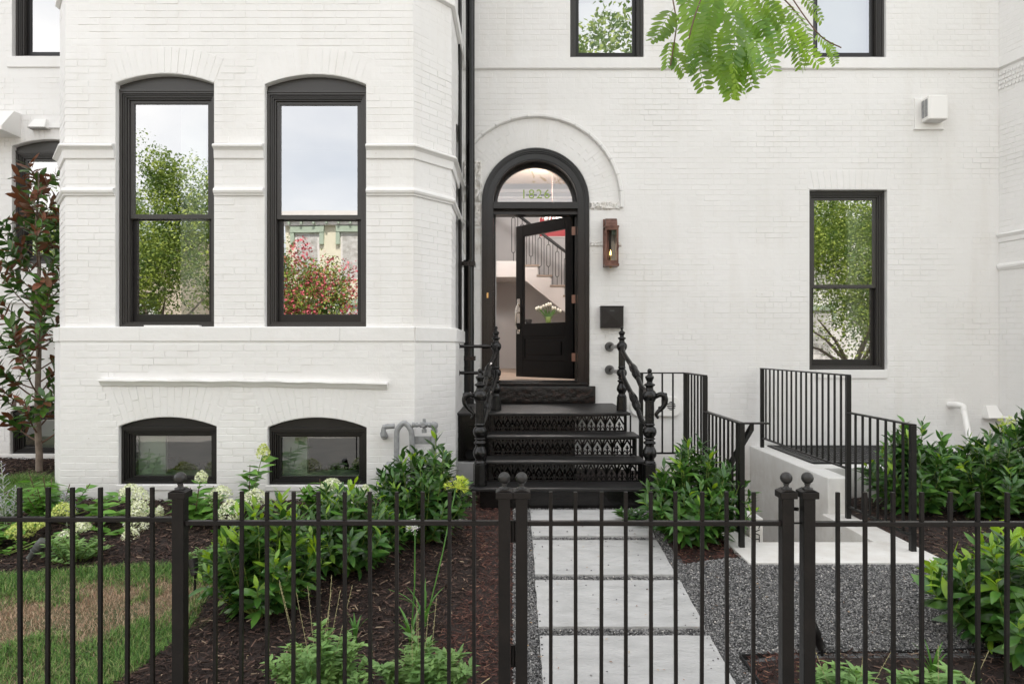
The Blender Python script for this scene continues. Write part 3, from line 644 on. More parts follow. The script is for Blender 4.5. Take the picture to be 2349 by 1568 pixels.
for i in range(9):
    q = random.uniform(-1,1); mb = MB(); b = Vector((.57+q*.03,11.48,1.93)); t_ = Vector((.57+q*.16,11.46,2.05+random.uniform(-.02,.04))); s_ = Vector((.012,0,0)); mb.add([b-s_,b+s_,(b+t_)/2+s_*1.5,t_,(b+t_)/2-s_*1.5],[(0,1,2,3,4)]); mb.build('leaf','strap',vz,fix=False)
# chandelier gives the hall its light
ch = thing('chandelier', 'crystal chandelier glinting above the open front door', 'chandelier', (.62,11.2,3.62))
mb = MB(); mb.tube([(.62,11.2,3.7),(.62,11.2,5.58)], .004, 6); mb.lathe(.62,11.2,[(3.66,.20),(3.70,.21),(3.72,.20)],20); mb.build('chandelier_frame','hinge',ch)
for k in range(26):
    a = 2*math.pi*k/13; rr = .20 if k < 13 else .12; z = 3.64-(.0 if k < 13 else .05)
    mb = MB(); mb.lathe(.62+rr*math.cos(a), 11.2+rr*math.sin(a), [(z-.09,.002),(z-.06,.018),(z,.004)], 6, smooth=False); mb.build('crystal','plastic',ch)
mb = MB(); mb.sphere((.62,11.2,3.66), .04, 12); mb.build('lamp_bulb', emis('bulb_glow',(1,.85,.7),4), ch)
pl = bpy.data.lights.new('chandelier_light','POINT'); pl.energy = 135; pl.color = (1,.96,.93); pl.shadow_soft_size = .3; po = bpy.data.objects.new('chandelier_light', pl); COL.objects.link(po); po.parent = ch; po.location = (0,-.6,.5)
mb = MB(); mb.box(-.5,3.3,13.93,13.99,4.60,4.66); mb.build('wall_moulding','hallwhite',house)
mb = MB(); mb.box(-.5,3.3,13.93,13.99,4.47,4.51); mb.build('wall_moulding','hallwhite',house)
for xa in (.24,.54): mb = MB(); mb.box(xa,xa+.22,13.96,13.99,4.53,4.56); mb.build('wall_register','bronze2',house)
mb = MB(); mb.box(-.54,-.53,9.2,9.28,1.5,1.78); mb.build('brass_plate','brass',house)
room('room_wall', -4.25,-.75, 6.42, 11.0, 1.7, 4.6, 'room', house)
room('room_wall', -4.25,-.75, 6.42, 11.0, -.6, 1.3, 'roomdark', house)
room('room_wall', -4.25,-.75, 6.42, 11.0, 4.85, 7.6, 'room', house)
room('room_wall', 3.35, 6.0, 8.25, 12.0, .8, 3.9, 'room', house)
room('room_wall', -.3, 2.4, 8.25, 12.0, 4.3, 7.4, 'room', house)
room('room_wall', 2.9, 5.6, 8.25, 12.0, 4.3, 7.4, 'hallwhite', house)
mb = MB(); mb.box(4.10,5.0,8.40,8.46,1.0,3.8); mb.box(-3.30,-3.05,6.75,6.80,1.7,4.5); mb.box(-3.5,-3.25,6.36,6.40,-.2,1.1); mb.box(-2.16,-1.93,6.36,6.40,-.2,1.1); mb.box(3.52,4.3,8.35,8.38,4.3,7.3); mb.build('partition', 'hallwhite', house)
mb = MB(); fB.box(mb, -3.5,-2.7,.20,.24,-.16,-.4); fB.box(mb, -2.2,-1.35,.20,.24,-.16,-.4); mb.build('inner_sill','hallwhite',house)
pw = thing('framed_picture', 'amber framed panel inside the room behind the left bay window', 'panel', (-2.9,7.2,2.4)); mb = MB(); mb.box(-3.0,-2.95,7.0,7.04,1.9,3.1); mb.build('panel_edge','brass',pw); mb = MB(); mb.box(-2.95,-2.70,7.0,7.04,1.95,3.05); mb.build('panel_face','greentrim',pw)  # framed picture: brass edge strip and plain green face
# ---------------------------------------------------------------- neighbouring houses
WL1 = (-5.91,-5.01,2.40,3.785,.08); WL2 = (-5.91,-5.01,4.836,6.9); WL3 = (-5.93,-5.0,.165,.66,.09)
mb = MB(); main.sheet(mb, rectloop(-9.5,-4.378,-.6,9.6), [archloop(*WL1), rectloop(*WL2), archloop(*WL3)], 0, .12); lw = mb.build('house_wall', 'paint', left_house, fix=False)
lay('l', main, -6.9, -4.378, .1, 5.6, segx(WL1,.24)+[rect_excl(*WL2)]+segx(WL3,.24)+[rect_excl(-6.2,-4.3,4.70,4.83)])
for W in (WL1,WL3): vouss('l', main, (W[0]+W[1])/2, W[3], (W[1]-W[0])/2, W[4], .235)
finish_bricks('l', left_house, lw, lambda b: abs(b[3]+5.5)+abs(b[4]-3) if b[0] is main and b[3] > -6.3 else None)
window(left_house, main, WL1, meet=.46); window(left_house, main, WL2, sill=(-.05,.9,.13,.02)); window(left_house, main, WL3, single=True, sill=(-.5,.5,.07,.015), reveal=.04)
mb = MB(); main.extr(mb, -5.55,-4.38,[(0,4.03),(.03,4.03),(.035,3.99),(0,3.98)]); main.extr(mb,-7,-4.38,[(0,1.97),(.02,1.97),(.025,1.94),(0,1.93)]); mb.build('string_course','paint',left_house)
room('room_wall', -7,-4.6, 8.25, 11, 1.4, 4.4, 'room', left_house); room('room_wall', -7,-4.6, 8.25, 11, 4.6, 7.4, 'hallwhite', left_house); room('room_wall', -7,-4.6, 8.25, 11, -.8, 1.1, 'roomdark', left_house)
mb = MB(); mb.box(-5.86,-5.2,8.45,8.5,-.3,1.0); mb.build('partition','hallwhite',left_house)
hood = thing('window_hood', 'white boxed hood with a slanted end at the upper left edge', 'hood', (-6.1,8.0,3.9)); mb = MB(); mb.prism([(8.03,4.16),(7.92,4.16),(7.72,3.93),(7.72,3.88),(8.03,3.88)], 'x', -7.2, -5.80); mb.build('hood_body','plastic',hood,bevel=.004)
rb0, rb1 = (5.70,8.03), (5.97,6.85)
rf = Face(rb0[0],rb0[1],rb1[0]-rb0[0],rb1[1]-rb0[1]); rlen = math.dist(rb0,rb1); rff = Face(5.97,6.85,1,0)
mb = MB(); rf.sheet(mb, rectloop(0,rlen,-2,9.6), []); rff.sheet(mb, rectloop(0,3,-2,9.6), []); rw = mb.build('bay_wall','paint',right_house,fix=False)
lay('r', rf, 0, rlen, .1, 5.6, [rect_excl(-1,3,2.65,2.75), rect_excl(-1,3,2.32,2.39), rect_excl(-1,3,4.69,4.81)])
finish_bricks('r', right_house, rw, lambda b: b[3] if b[3] < .6 else None)
rp = [rb0, rb1, (9,6.85)]
for pr in ([(0,2.76),(.035,2.75),(.045,2.735),(.03,2.715),(.016,2.70),(.014,2.65),(0,2.645)], [(0,2.40),(.022,2.395),(.036,2.37),(.03,2.345),(.018,2.335),(.016,2.322),(0,2.318)]):
    mb = MB(); sweep(mb, densify(rp), pr, .0012); mb.build('cornice_moulding','paint',right_house,bevel=.002)
mb = MB(); sweep(mb, rp, [(0,4.822),(.03,4.818),(.034,4.692),(.012,4.678),(0,4.678)]); mb.build('string_course','paint',right_house)
for i in range(26):
    mb = MB(); u = .0; 
    for r_ in range(4): rf.box(mb, i*.045+.012*(r_%2), i*.045+.034+.012*(r_%2), 4.44+.055*r_, 4.47+.055*r_, 0, .016)
    mb.build('corbel_teeth','paint',right_house,kind='stuff')
mb = MB(); sweep(mb, rp, [(0,.62),(.03,.60),(.03,-.2),(0,-.2)]); mb.build('plinth','paint',right_house)
# ================================================================ GROUND
def gz(x, y):
    """garden surface: falls from the house to the pavement"""
    x = np.asarray(x, float); y = np.asarray(y, float)
    yy = np.minimum(y, 5.94); a = -.106*(5.94-yy)
    b = np.where(y < 4.62, -.065-.1415*(4.62-y), np.where(y < 5.3, -.075, -.075+.05*(np.minimum(y,6.3)-5.3)))
    t = np.clip((x-1.08)/.45, 0, 1); t = t*t*(3-2*t); z = a*(1-t)+b*t
    z = z+np.where(x < -.6, .04*np.clip((y-5.2)/1,0,1), 0)+np.where(x < -3.9, .075*np.clip((y-6.0)/1.6,0,1), 0)
    z = np.where(x > 2.95, np.maximum(z, z*.6-.03+.012*np.sin(x*3)), z)
    z = z + .012*np.sin(x*2.3+1)*np.sin(y*2.9)*np.clip((-.2-x)/.6, 0, 1)
    z = z + .035*np.exp(-(((x+1.0)/.8)**2+((y-4.6)/.7)**2))
    return np.where(y < 2.62, -.342, z)
def gz1(x, y): return float(gz(x, y))
xs = np.unique(np.round(np.concatenate([np.arange(-9,9.01,.15), [1.62,1.82,2.70,2.77,2.95,2.97,5.05,-.39,1.24]]),4))
ys = np.unique(np.round(np.concatenate([np.arange(2.62,8.04,.12), [4.66,5.155,6.03,6.556,8.03]]),4))
gx, gy = np.meshgrid(xs, ys); V = np.stack([gx, gy, gz(gx,gy)-.006], -1).reshape(-1,3); nx_ = len(xs); Fc = []
for j in range(len(ys)-1):
    for i in range(nx_-1):
        cx_, cy_ = (xs[i]+xs[i+1])/2, (ys[j]+ys[j+1])/2
        if 1.62 < cx_ < 2.95 and 4.66 < cy_: continue
        if 2.77 < cx_ < 5.05 and 6.556 < cy_: continue
        a = j*nx_+i; Fc.append((a,a+1,a+nx_+1,a+nx_))
def region(x, y):
    """0 soil/mulch, 1 gravel, 2 lawn, 3 red mulch"""
    if 1.60 < x < 2.98 and y > 4.655: return -1
    if x > 2.76 and x < 5.06 and y > 6.54: return -1
    if -.01 < x < 1.17 and y < 5.97: return 1
    if 1.17 <= x < 1.62 and 4.80 < y: return 3
    if 1.17 <= x < 1.62 and y >= 3.62: return 1
    if x >= 1.62 and 3.62 <= y < 4.68 and x < 2.93: return 1
    if x >= 1.17 and y < 3.62 and x < 1.6+.0: return 3 if x > 1.20+.03*(3.63-y) else 1
    if -.34+.1*math.sin(y*3) < x <= -.01: return 3
    edge = -1.93+.10*math.sin(y*2.2)-.25*max(0,4.0-y)
    if x < edge and y < 4.72+.06*math.sin(x*2.1): return 2
    if x < -4.15 and 5.62+.35*(x+5.2)*-.2 < y < 6.72: return 2
    return 0
midx = [ {-1:0,0:0,1:1,2:2,3:0}[region((V[f[0]][0]+V[f[2]][0])/2, (V[f[0]][1]+V[f[2]][1])/2)] for f in Fc ]
ptmesh('garden_ground', V, Fc, 4, None, mats=['soil','gravelbed','lawn'], midx=midx, smooth=True, kind='structure')
mb = MB(); mb.box(-40,40,-2.2,2.62,-.6,-.345); mb.build('sidewalk','sidewalk',kind='structure')
mb = MB(); mb.box(-40,40,-2.36,-2.2,-.7,-.34); mb.build('kerb','kerb',kind='structure')
mb = MB(); mb.add([(-60,-2.36,-.49),(60,-2.36,-.49),(60,-12.4,-.49),(-60,-12.4,-.49)],[(0,1,2,3)]); mb.build('road','asphalt',kind='structure')
mb = MB(); mb.box(-60,60,-15.8,-12.4,-.7,-.34); mb.build('opposite_sidewalk','sidewalk',kind='structure')
mb = MB(); mb.add([(-400,-400,-2.6),(400,-400,-2.6),(400,400,-2.6),(-400,400,-2.6)],[(0,1,2,3)]); mb.add([(-60,-60,-.55),(60,-60,-.55),(60,-12.4,-.55),(-60,-12.4,-.55)],[(0,1,2,3)]); mb.build('ground','soil',kind='structure')
# pavers
path = bpy.data.objects.new('garden_path', None); COL.objects.link(path); path['kind'] = 'structure'; path.location = (.6,4.6,-.14)
y1 = 5.885
for i in range(5):
    d_ = .60 if i else .585; y0 = y1-d_; x0, x1 = .135+random.uniform(-.006,.006), 1.092+random.uniform(-.006,.006)
    if y0 < 2.7: y0 = 2.72
    e = lambda: random.uniform(-.004,.004); n = 10; vs = []; fs = []
    for j in range(n+1):
        for k in range(n+1):
            x = x0+(x1-x0)*j/n; y = y0+(y1-y0)*k/n
            if j in (0,n): x += random.uniform(-.003,.003)
            if k in (0,n): y += random.uniform(-.003,.003)
            vs.append((x, y, -.106*(5.94-y)+.022+random.uniform(-.001,.001)))
    for j in range(n):
        for k in range(n): a = j*(n+1)+k; fs.append((a,a+n+1,a+n+2,a+1))
    rim = [j*(n+1) for j in range(n+1)]+[n*(n+1)+k for k in range(1,n+1)]+[j*(n+1)+n for j in range(n-1,-1,-1)]+[k for k in range(n-1,0,-1)]
    b0 = len(vs); vs += [(vs[q][0],vs[q][1],vs[q][2]-.05) for q in rim]; m_ = len(rim)
    fs += [(rim[q],rim[(q+1)%m_],b0+(q+1)%m_,b0+q) for q in range(m_)]
    mb = MB(); mb.add(vs, fs); mb.build('paver','paver',path,bevel=.004); y1 = y0-.088-(.01 if i == 2 else 0)
# loose pieces --------------------------------------------------
def scatter_region(reg, xr, yr, n, seed):
    g = np.random.default_rng(seed); P_ = []
    X = g.uniform(*xr, n*1); Y = g.uniform(*yr, n*1)
    keep = np.array([region(a,b) == reg for a, b in zip(X, Y)]); X, Y = X[keep], Y[keep]
    vis = (np.abs(X) < 1.04*Y*1175/1566*1.0+.1); X, Y = X[vis], Y[vis]
    return X, Y
def chips(name, reg, xr, yr, n, seed, L_, m, lift=.012):
    X, Y = scatter_region(reg, xr, yr, n, seed); g = np.random.default_rng(seed+1); k = len(X)
    if k == 0: return
    ln = g.uniform(.35,1.0,k)*L_; wd = g.uniform(.10,.30,k)*ln+.0015; yaw = g.uniform(0,math.pi,k); pit = g.normal(0,.28,k); rol = g.normal(0,.5,k)
    ax = np.stack([np.cos(yaw)*np.cos(pit), np.sin(yaw)*np.cos(pit), np.sin(pit)],-1); sd_ = np.stack([-np.sin(yaw)*np.cos(rol), np.cos(yaw)*np.cos(rol), np.sin(rol)],-1); up = np.cross(ax, sd_)
    c = np.stack([X, Y, gz(X,Y)+g.uniform(-.002,lift,k)], -1)
    th = (wd*.35)[:,None]; a = ax*ln[:,None]/2; s_ = sd_*wd[:,None]/2
    V = np.stack([c-a-s_*.6, c-a+s_*.6, c+a+s_*.3, c+a-s_*.7, c+up*th-a*.5, c+up*th+a*.6], 1).reshape(-1,3)
    Fq = np.array([(0,4,5),(0,5,3),(1,2,5),(1,5,4),(0,1,4),(2,3,5)])[None]+np.arange(k)[:,None,None]*6
    ptmesh(name, V, Fq.reshape(-1,3), 3, m, kind='stuff')
chips('dark_mulch', 0, (-6.6,-.1), (2.6,8.0), 115000, 11, .058, 'mulch', .016)
chips('dark_mulch', 0, (1.2,6.4), (2.6,7.0), 42000, 15, .05, 'mulch', .016)
chips('red_mulch', 3, (-.5,1.7), (2.6,6.4), 34000, 12, .042, 'redmulch', .016)
def stones(name, reg, xr, yr, n, seed, r0, r1, m):
    X, Y = scatter_region(reg, xr, yr, n, seed); g = np.random.default_rng(seed+1); k = len(X)
    inp = (X > .145)&(X < 1.08)&(Y > 2.6)
    pv = np.zeros(len(X), bool); yy1 = 5.885
    for i in range(5):
        yy0 = max(2.72, yy1-(.60 if i else .585)); pv |= inp&(Y > yy0+.004)&(Y < yy1-.004); yy1 = yy0-.088-(.01 if i == 2 else 0)
    X, Y = X[~pv], Y[~pv]; k = len(X); r = g.uniform(r0, r1, k)**1.0
    z = gz(X,Y)+g.uniform(-.003,.008,k); base = np.array([(1,0,0),(0,1,0),(-1,0,0),(0,-1,0),(0,0,1),(0,0,-1)],float)
    yaw = g.uniform(0,6.28,k); jit = g.uniform(.6,1.25,(k,6,1)); v = base[None]*jit*r[:,None,None]; v[:,:,2] *= g.uniform(.5,.9,k)[:,None]
    tilt = g.normal(0,.4,k); cz, sz = np.cos(yaw), np.sin(yaw); x_, y_, z_ = v[...,0], v[...,1], v[...,2]
    x2 = x_*np.cos(tilt)[:,None]+z_*np.sin(tilt)[:,None]; z2 = -x_*np.sin(tilt)[:,None]+z_*np.cos(tilt)[:,None]
    V = np.stack([x2*cz[:,None]-y_*sz[:,None]+X[:,None], x2*sz[:,None]+y_*cz[:,None]+Y[:,None], z2+z[:,None]],-1).reshape(-1,3)
    Fq = np.array([(0,1,4),(1,2,4),(2,3,4),(3,0,4),(1,0,5),(2,1,5),(3,2,5),(0,3,5)])[None]+np.arange(k)[:,None,None]*6
    ptmesh(name, V, Fq.reshape(-1,3), 3, m, kind='stuff')
stones('grey_gravel_bed', 1, (-.02,2.95), (2.6,6.0), 230000, 21, .0036, .0088, 'gravel')
g3_ = np.random.default_rng(77); k_ = 130; sx_ = np.where(g3_.uniform(0,1,k_) < .55, g3_.choice([.14,1.08],k_)+g3_.normal(0,.06,k_), g3_.uniform(.16,1.06,k_)); sy_ = g3_.uniform(2.85,5.85,k_)
sv = []
for a_, b_ in zip(np.clip(sx_,.15,1.07), sy_):
    r_ = g3_.uniform(.003,.0075); c_ = np.array([a_,b_,-.106*(5.94-b_)+.024+r_*.3]); sv.append(c_+np.array([(1,0,0),(0,1,0),(-1,0,0),(0,-1,0),(0,0,.7),(0,0,-.7)])*r_*g3_.uniform(.7,1.3,(6,1)))
ptmesh('stray_gravel', np.array(sv).reshape(-1,3), (np.array([(0,1,4),(1,2,4),(2,3,4),(3,0,4),(1,0,5),(2,1,5),(3,2,5),(0,3,5)])[None]+np.arange(k_)[:,None,None]*6).reshape(-1,3), 3, 'gravel', kind='stuff')
def blades(name, reg, xr, yr, n, seed, h0, h1, m, fn=None, wd=.0028):
    X, Y = scatter_region(reg, xr, yr, n, seed); g = np.random.default_rng(seed+1)
    if fn is not None: kp = fn(X, Y, g); X, Y = X[kp], Y[kp]
    k = len(X); yaw = g.uniform(0,6.28,k); h = g.uniform(h0,h1,k); ln = g.uniform(.3,1.5,k)*h
    clump = .5+.5*np.sin(X*9)*np.sin(Y*11+X*3); h = h*(.7+.5*clump)
    d = np.stack([np.cos(yaw), np.sin(yaw), np.zeros(k)],-1); s_ = np.stack([-np.sin(yaw), np.cos(yaw), np.zeros(k)],-1)*wd/2
    c = np.stack([X,Y,gz(X,Y)-.004],-1); u = np.array([0,0,1.])
    p1 = c+u*(h*.5)[:,None]+d*(ln*.25)[:,None]; p2 = c+u*(h*.9)[:,None]+d*(ln*1.0)[:,None]
    V = np.stack([c-s_, c+s_, p1+s_*.8, p1-s_*.8, p2],1).reshape(-1,3)
    idx = np.arange(k)[:,None]*5
    F3 = np.concatenate([idx+np.array([[0,1,2]]), idx+np.array([[0,2,3]]), idx+np.array([[3,2,4]])],0)
    ptmesh(name, V, F3, 3, m, kind='stuff')
def deadness(X, Y):
    W_ = .10*np.sin(X*5.1+1)+.07*np.sin(Y*13+X*7)+.06*np.sin(X*23+2*np.sin(Y*17))
    return 1.15*np.exp(-(((X+2.36)/.36)**2+((Y+W_-4.22)/.26)**2)**1.4)+1.05*np.exp(-(((X+2.95)/.42)**2+((Y-W_-4.10)/.24)**2)**1.3)+.5*np.exp(-(((X+2.6)/.5)**2+((Y-4.45)/.12)**2))+.45*np.exp(-(((X+2.55)/.25)**2+((Y-3.3)/.3)**2))+.10*np.sin(X*7+Y*5)+.08*np.sin(X*17-Y*13)
blades('lawn_grass', 2, (-6,-1.7), (2.62,4.85), 230000, 31, .018, .052, 'grass', lambda X,Y,g: g.uniform(0,1,len(X)) >  deadness(X,Y)*1.25+.02)
blades('dead_grass', 2, (-6,-1.7), (2.62,4.85), 130000, 33, .006, .03, 'drygrass', lambda X,Y,g: g.uniform(0,1,len(X)) < np.clip(deadness(X,Y)*1.4+.13,0,1))
blades('back_lawn_grass', 2, (-6.2,-4.1), (5.2,6.8), 60000, 35, .07, .15, 'grass')
g_ = np.random.default_rng(5); n_ = 420
fl = []
for k in range(n_):
    x, y = g_.uniform(-3,2.8), g_.uniform(2.8,5.7); z = gz1(x,y)+.016+(.012 if .14 < x < 1.08 else 0); a = g_.uniform(0,6.28); r = g_.uniform(.004,.013)
    q = [(x+r*math.cos(a),y+r*math.sin(a),z),(x-r*.4*math.sin(a),y+r*.4*math.cos(a),z+.002),(x-r*math.cos(a),y-r*math.sin(a),z),(x+r*.4*math.sin(a),y-r*.4*math.cos(a),z+.001)]
    fl.append(q)
M['litter'] = chipmat('leaf_litter', [(0,(.10,.05,.03)),(.5,(.32,.17,.09)),(.8,(.5,.36,.2)),(1,(.05,.04,.03))])
ptmesh('leaf_litter', np.array(fl).reshape(-1,3), np.arange(n_*4).reshape(-1,4), 4, 'litter', kind='stuff')
# ---------------------------------------------------------------- area stair and lightwell
well = thing('area_stairwell', 'white concrete kerb and walls round the sunken basement stair beside the gravel', 'stairwell', (2.3,5.6,-.06))
T0 = -.055
mb = MB(); mb.box(1.60,2.97,4.66,5.155,-.30,T0); mb.build('landing_slab','concrete',well,bevel=.006)
mb = MB(); mb.box(1.60,1.82,5.157,6.75,-2.1,T0); mb.build('kerb_wall','concrete',well,bevel=.006)
mb = MB(); mb.box(2.715,2.97,5.157,6.028,-2.1,T0); mb.build('kerb_wall','concrete',well,bevel=.006)
mb = MB(); mb.prism([(2.77,6.03),(2.97,6.03),(2.97,6.556),(5.05,6.556),(5.05,6.76),(2.972,6.76),(2.972,8.028),(2.77,8.028)],'z',-2.1,.26); mb.build('parapet_wall','concrete',well,bevel=.008)
mb = MB(); mb.box(4.86,5.05,6.762,8.028,-.6,.26); mb.build('parapet_wall','concrete',well,bevel=.008)
mb = MB(); mb.box(1.825,1.93,5.30,5.55,-1.5,.088); mb.build('kerb_stub','concrete',well,bevel=.006)
text('CVT/', .085, 'blackprint', (1.872, 5.298, -.03), (R(90),R(90),0), ext=.0005, name='stencil_lettering', parent=well)
mb = MB(); mb.box(1.62,2.715,4.9,5.15,-2.1,-.301); mb.build('stair_back_wall','concrete',well)
for i in range(9):
    y0 = 5.157+.27*i; z = T0-.19*(i+1)
    if y0 > 7.3: break
    mb = MB(); mb.box(1.822,2.713,y0,y0+.268,-2.2,z); mb.build('step','concrete',well,bevel=.004)
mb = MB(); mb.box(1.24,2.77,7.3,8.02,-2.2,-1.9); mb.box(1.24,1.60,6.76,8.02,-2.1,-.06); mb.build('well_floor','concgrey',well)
grate = thing('lightwell_grate', 'black expanded metal grate covering the lightwell under the right window', 'grate', (3.9,7.4,.26))
GZ = .268
mb = MB(); mb.box(2.96,4.85,6.79,6.85,GZ-.012,GZ+.008); mb.box(2.96,3.02,6.852,7.99,GZ-.012,GZ+.008); mb.box(4.79,4.85,6.852,7.99,GZ-.012,GZ+.008); mb.box(3.022,4.788,7.93,7.99,GZ-.012,GZ+.008); mb.build('grate_frame','grate',grate,bevel=.002)
mb = MB()
for i in range(27):
    y = 6.86+.04*i; pts = []
    for k in range(45): pts.append((3.02+.04*k, y+(.018 if (k+i)%2 else -.018), GZ))
    for a, b in zip(pts, pts[1:]):
        mb.add([(a[0],a[1]-.0045,a[2]),(b[0],b[1]-.0045,b[2]),(b[0],b[1]+.0045,b[2]+.006),(a[0],a[1]+.0045,a[2]+.006)],[(0,1,2,3)])
mb.build('mesh_strands','grate',grate,fix=False,kind='stuff')
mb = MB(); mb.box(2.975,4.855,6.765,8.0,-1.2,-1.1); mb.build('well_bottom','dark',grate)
# railings
def rail_run(root, x0,y0,x1,y1,zt,zb,nb,post0=None,post1=None, cap=.012):
    dx, dy = x1-x0, y1-y0; l = math.hypot(dx,dy); ux, uy = dx/l, dy/l; f = Face(x0,y0,ux,uy)
    m1 = MB(); f.box(m1,-.02,l+.02,zt-cap,zt,.022,-.022); m1.build('top_rail','railing',root,bevel=.002)
    m1 = MB(); f.box(m1,0,l,zb-.008,zb+.008,.012,-.012); m1.build('bottom_rail','railing',root)
    for i in range(nb):
        u = l*(i+1)/(nb+1); m1 = MB(); f.box(m1,u-.0075,u+.0075,zb+.008,zt-cap,.0075,-.0075); m1.build('baluster','railing',root)
def post(root,x,y,z0,z1,w_=.019,m='railing',nm='post'): m1 = MB(); m1.box(x-w_,x+w_,y-w_,y+w_,z0,z1); m1.build(nm,m,root,bevel=.0015)
rr = thing('stair_railing', 'black railing stepping down the right side of the basement stair, in front of the grate', 'railing', (2.87,6.5,T0))
rail_run(rr,2.87,7.91,2.87,5.88,1.18,.372,16); rail_run(rr,2.87,5.86,2.87,4.925,.86,.05,7)
post(rr,2.87,7.91,.262,1.168); post(rr,2.87,5.87,T0+.002,1.168); post(rr,2.87,4.92,T0+.002,.848)
rl_ = thing('stair_railing', 'black railing on the left of the basement stair with a sloping handrail, behind the laurel', 'railing', (1.67,6,T0))
rail_run(rl_,1.67,6.655,1.67,6.0,1.172,.38,5); rail_run(rl_,1.67,5.96,1.67,5.02,.86,.05,8); rail_run(rl_,1.235,6.66,1.65,6.66,1.172,.385,3)
post(rl_,1.67,6.66,T0+.002,1.16); post(rl_,1.67,5.98,T0+.002,1.16); post(rl_,1.67,5.02,T0+.002,.848); post(rl_,1.235,6.66,-.02,1.16)
mb = MB(); mb.box(1.69,1.87,5.0,5.04,.848,.860); mb.build('handrail_bracket','railing',rl_)
mb = MB(); mb.add([(1.735,5.03,.85),(1.765,5.03,.85),(1.765,7.0,-.55),(1.735,7.0,-.55),(1.735,5.03,.80),(1.765,5.03,.80),(1.765,7.0,-.60),(1.735,7.0,-.60)],[(0,1,2,3),(4,5,6,7),(0,1,5,4),(1,2,6,5),(2,3,7,6),(3,0,4,7)]); mb.build('handrail','railing',rl_)
# ================================================================ STOOP
stoop = thing('stoop', 'black cast iron front steps with pierced risers and turned newel posts below the arched door', 'steps', (.45,6.4,0))
ZS = [.191,.382,.573,.764]
tr = [(-.39,1.25,5.92,6.27,ZS[0]),(-.262,1.196,6.18,6.52,ZS[1]),(-.262,1.196,6.48,6.84,ZS[2])]
mb = MB()
def rounded(x0,x1,y0,y1,r=.09,n=6):
    pts = [(x1,y1),(x0,y1)]
    pts += [(x0+r-r*math.cos(R(90*i/n)), y0+r-r*math.sin(R(90*i/n))) for i in range(n+1)]
    pts += [(x1-r+r*math.sin(R(90*i/n)), y0+r-r*math.cos(R(90*i/n))) for i in range(n+1)]; return pts
mb.prism(rounded(-.40,1.275,5.92,6.28,.12),'z',ZS[0]-.028,ZS[0]); mb.build('tread','tread',stoop,bevel=.007)
for x0,x1,y0,y1,z in tr[1:]:
    mb = MB(); mb.box(x0,x1,y0,y1,z-.022,z); mb.build('tread','tread',stoop,bevel=.006)
mb = MB(); mb.box(-.578,1.158,6.79,8.02,ZS[3]-.025,ZS[3]); mb.build('landing','tread',stoop,bevel=.007)
mb = MB(); mb.box(-.30,1.235,5.965,5.985,-.12,ZS[0]-.029); mb.box(-.30,-.28,5.986,6.24,-.05,ZS[0]-.029); mb.box(1.215,1.235,5.986,6.24,-.05,ZS[0]-.029); mb.build('bottom_riser','iron',stoop,bevel=.002)
for r_ in range(3):
    mb = MB(); g2 = random.Random(r_)
    x = .32+.02*r_
    while x < .56: w_ = g2.uniform(.008,.02); mb.box(x,x+w_,5.960,5.966,.100-.026*r_,.117-.026*r_); x += w_+.006
    mb.build('foundry_mark','iron',stoop)
def lattice(x0,x1,z0,z1,y):
    m_ = MB(); h = z1-z0; th = .006; b = .014
    m_.box(x0,x1,y,y+th,z0,z0+b); m_.box(x0,x1,y,y+th,z1-b*1.1,z1); m_.box(x0,x0+.03,y,y+th,z0+b,z1-b); m_.box(x1-.03,x1,y,y+th,z0+b,z1-b)
    n = round((x1-x0-.06)/.096); w_ = (x1-x0-.06)/n
    def bar(ax,az,bx,bz,t=.009):
        dx,dz = bx-ax,bz-az; l = math.hypot(dx,dz); nx2,nz2 = -dz/l*t/2, dx/l*t/2
        m_.prism([(ax-nx2,az-nz2),(bx-nx2,bz-nz2),(bx+nx2,bz+nz2),(ax+nx2,az+nz2)],'y',y+.0005,y+th-.0005)
    for i in range(n):
        a = x0+.03+w_*i; c = a+w_/2; zz = lambda q: z0+b+(h-2.1*b)*q
        bar(a,zz(0),a,zz(.62),.022); bar(a,zz(.60),a+w_*.22,zz(1.0),.019); bar(a,zz(.60),a-w_*.22 if i else a,zz(1.0),.019)
        bar(a,zz(.42),a+w_*.28,zz(.72),.017); bar(a+w_,zz(.42),a+w_*.72,zz(.72),.017); bar(a+w_*.28,zz(.72),c,zz(.98),.016); bar(a+w_*.72,zz(.72),c,zz(.98),.016)
        bar(c,zz(.0),c,zz(.60),.015); bar(c-w_*.17,zz(.42),c+w_*.17,zz(.42),.014)
        bar(a+w_*.08,zz(0),a+w_*.25,zz(.26),.010); bar(a+w_*.92,zz(0),a+w_*.75,zz(.26),.010); bar(a+w_*.25,zz(.26),c,zz(.02),.008); bar(a+w_*.75,zz(.26),c,zz(.02),.008)
    return m_
for k, (x0,x1,y) in enumerate(((-.235,1.155,6.225),(-.235,1.155,6.52),(-.235,1.125,6.83))):
    o = lattice(x0,x1,ZS[k]+.001,ZS[k+1]-.023,y).build('pierced_riser','iron',stoop); o['label'] = 'black cast iron riser pierced with pointed tracery'
mb = MB(); mb.box(-.236,.64,7.20,7.25,-.08,ZS[3]-.027); mb.build('dark_backing_panel','stone_black',stoop)  # black panel added behind the risers to darken their openings
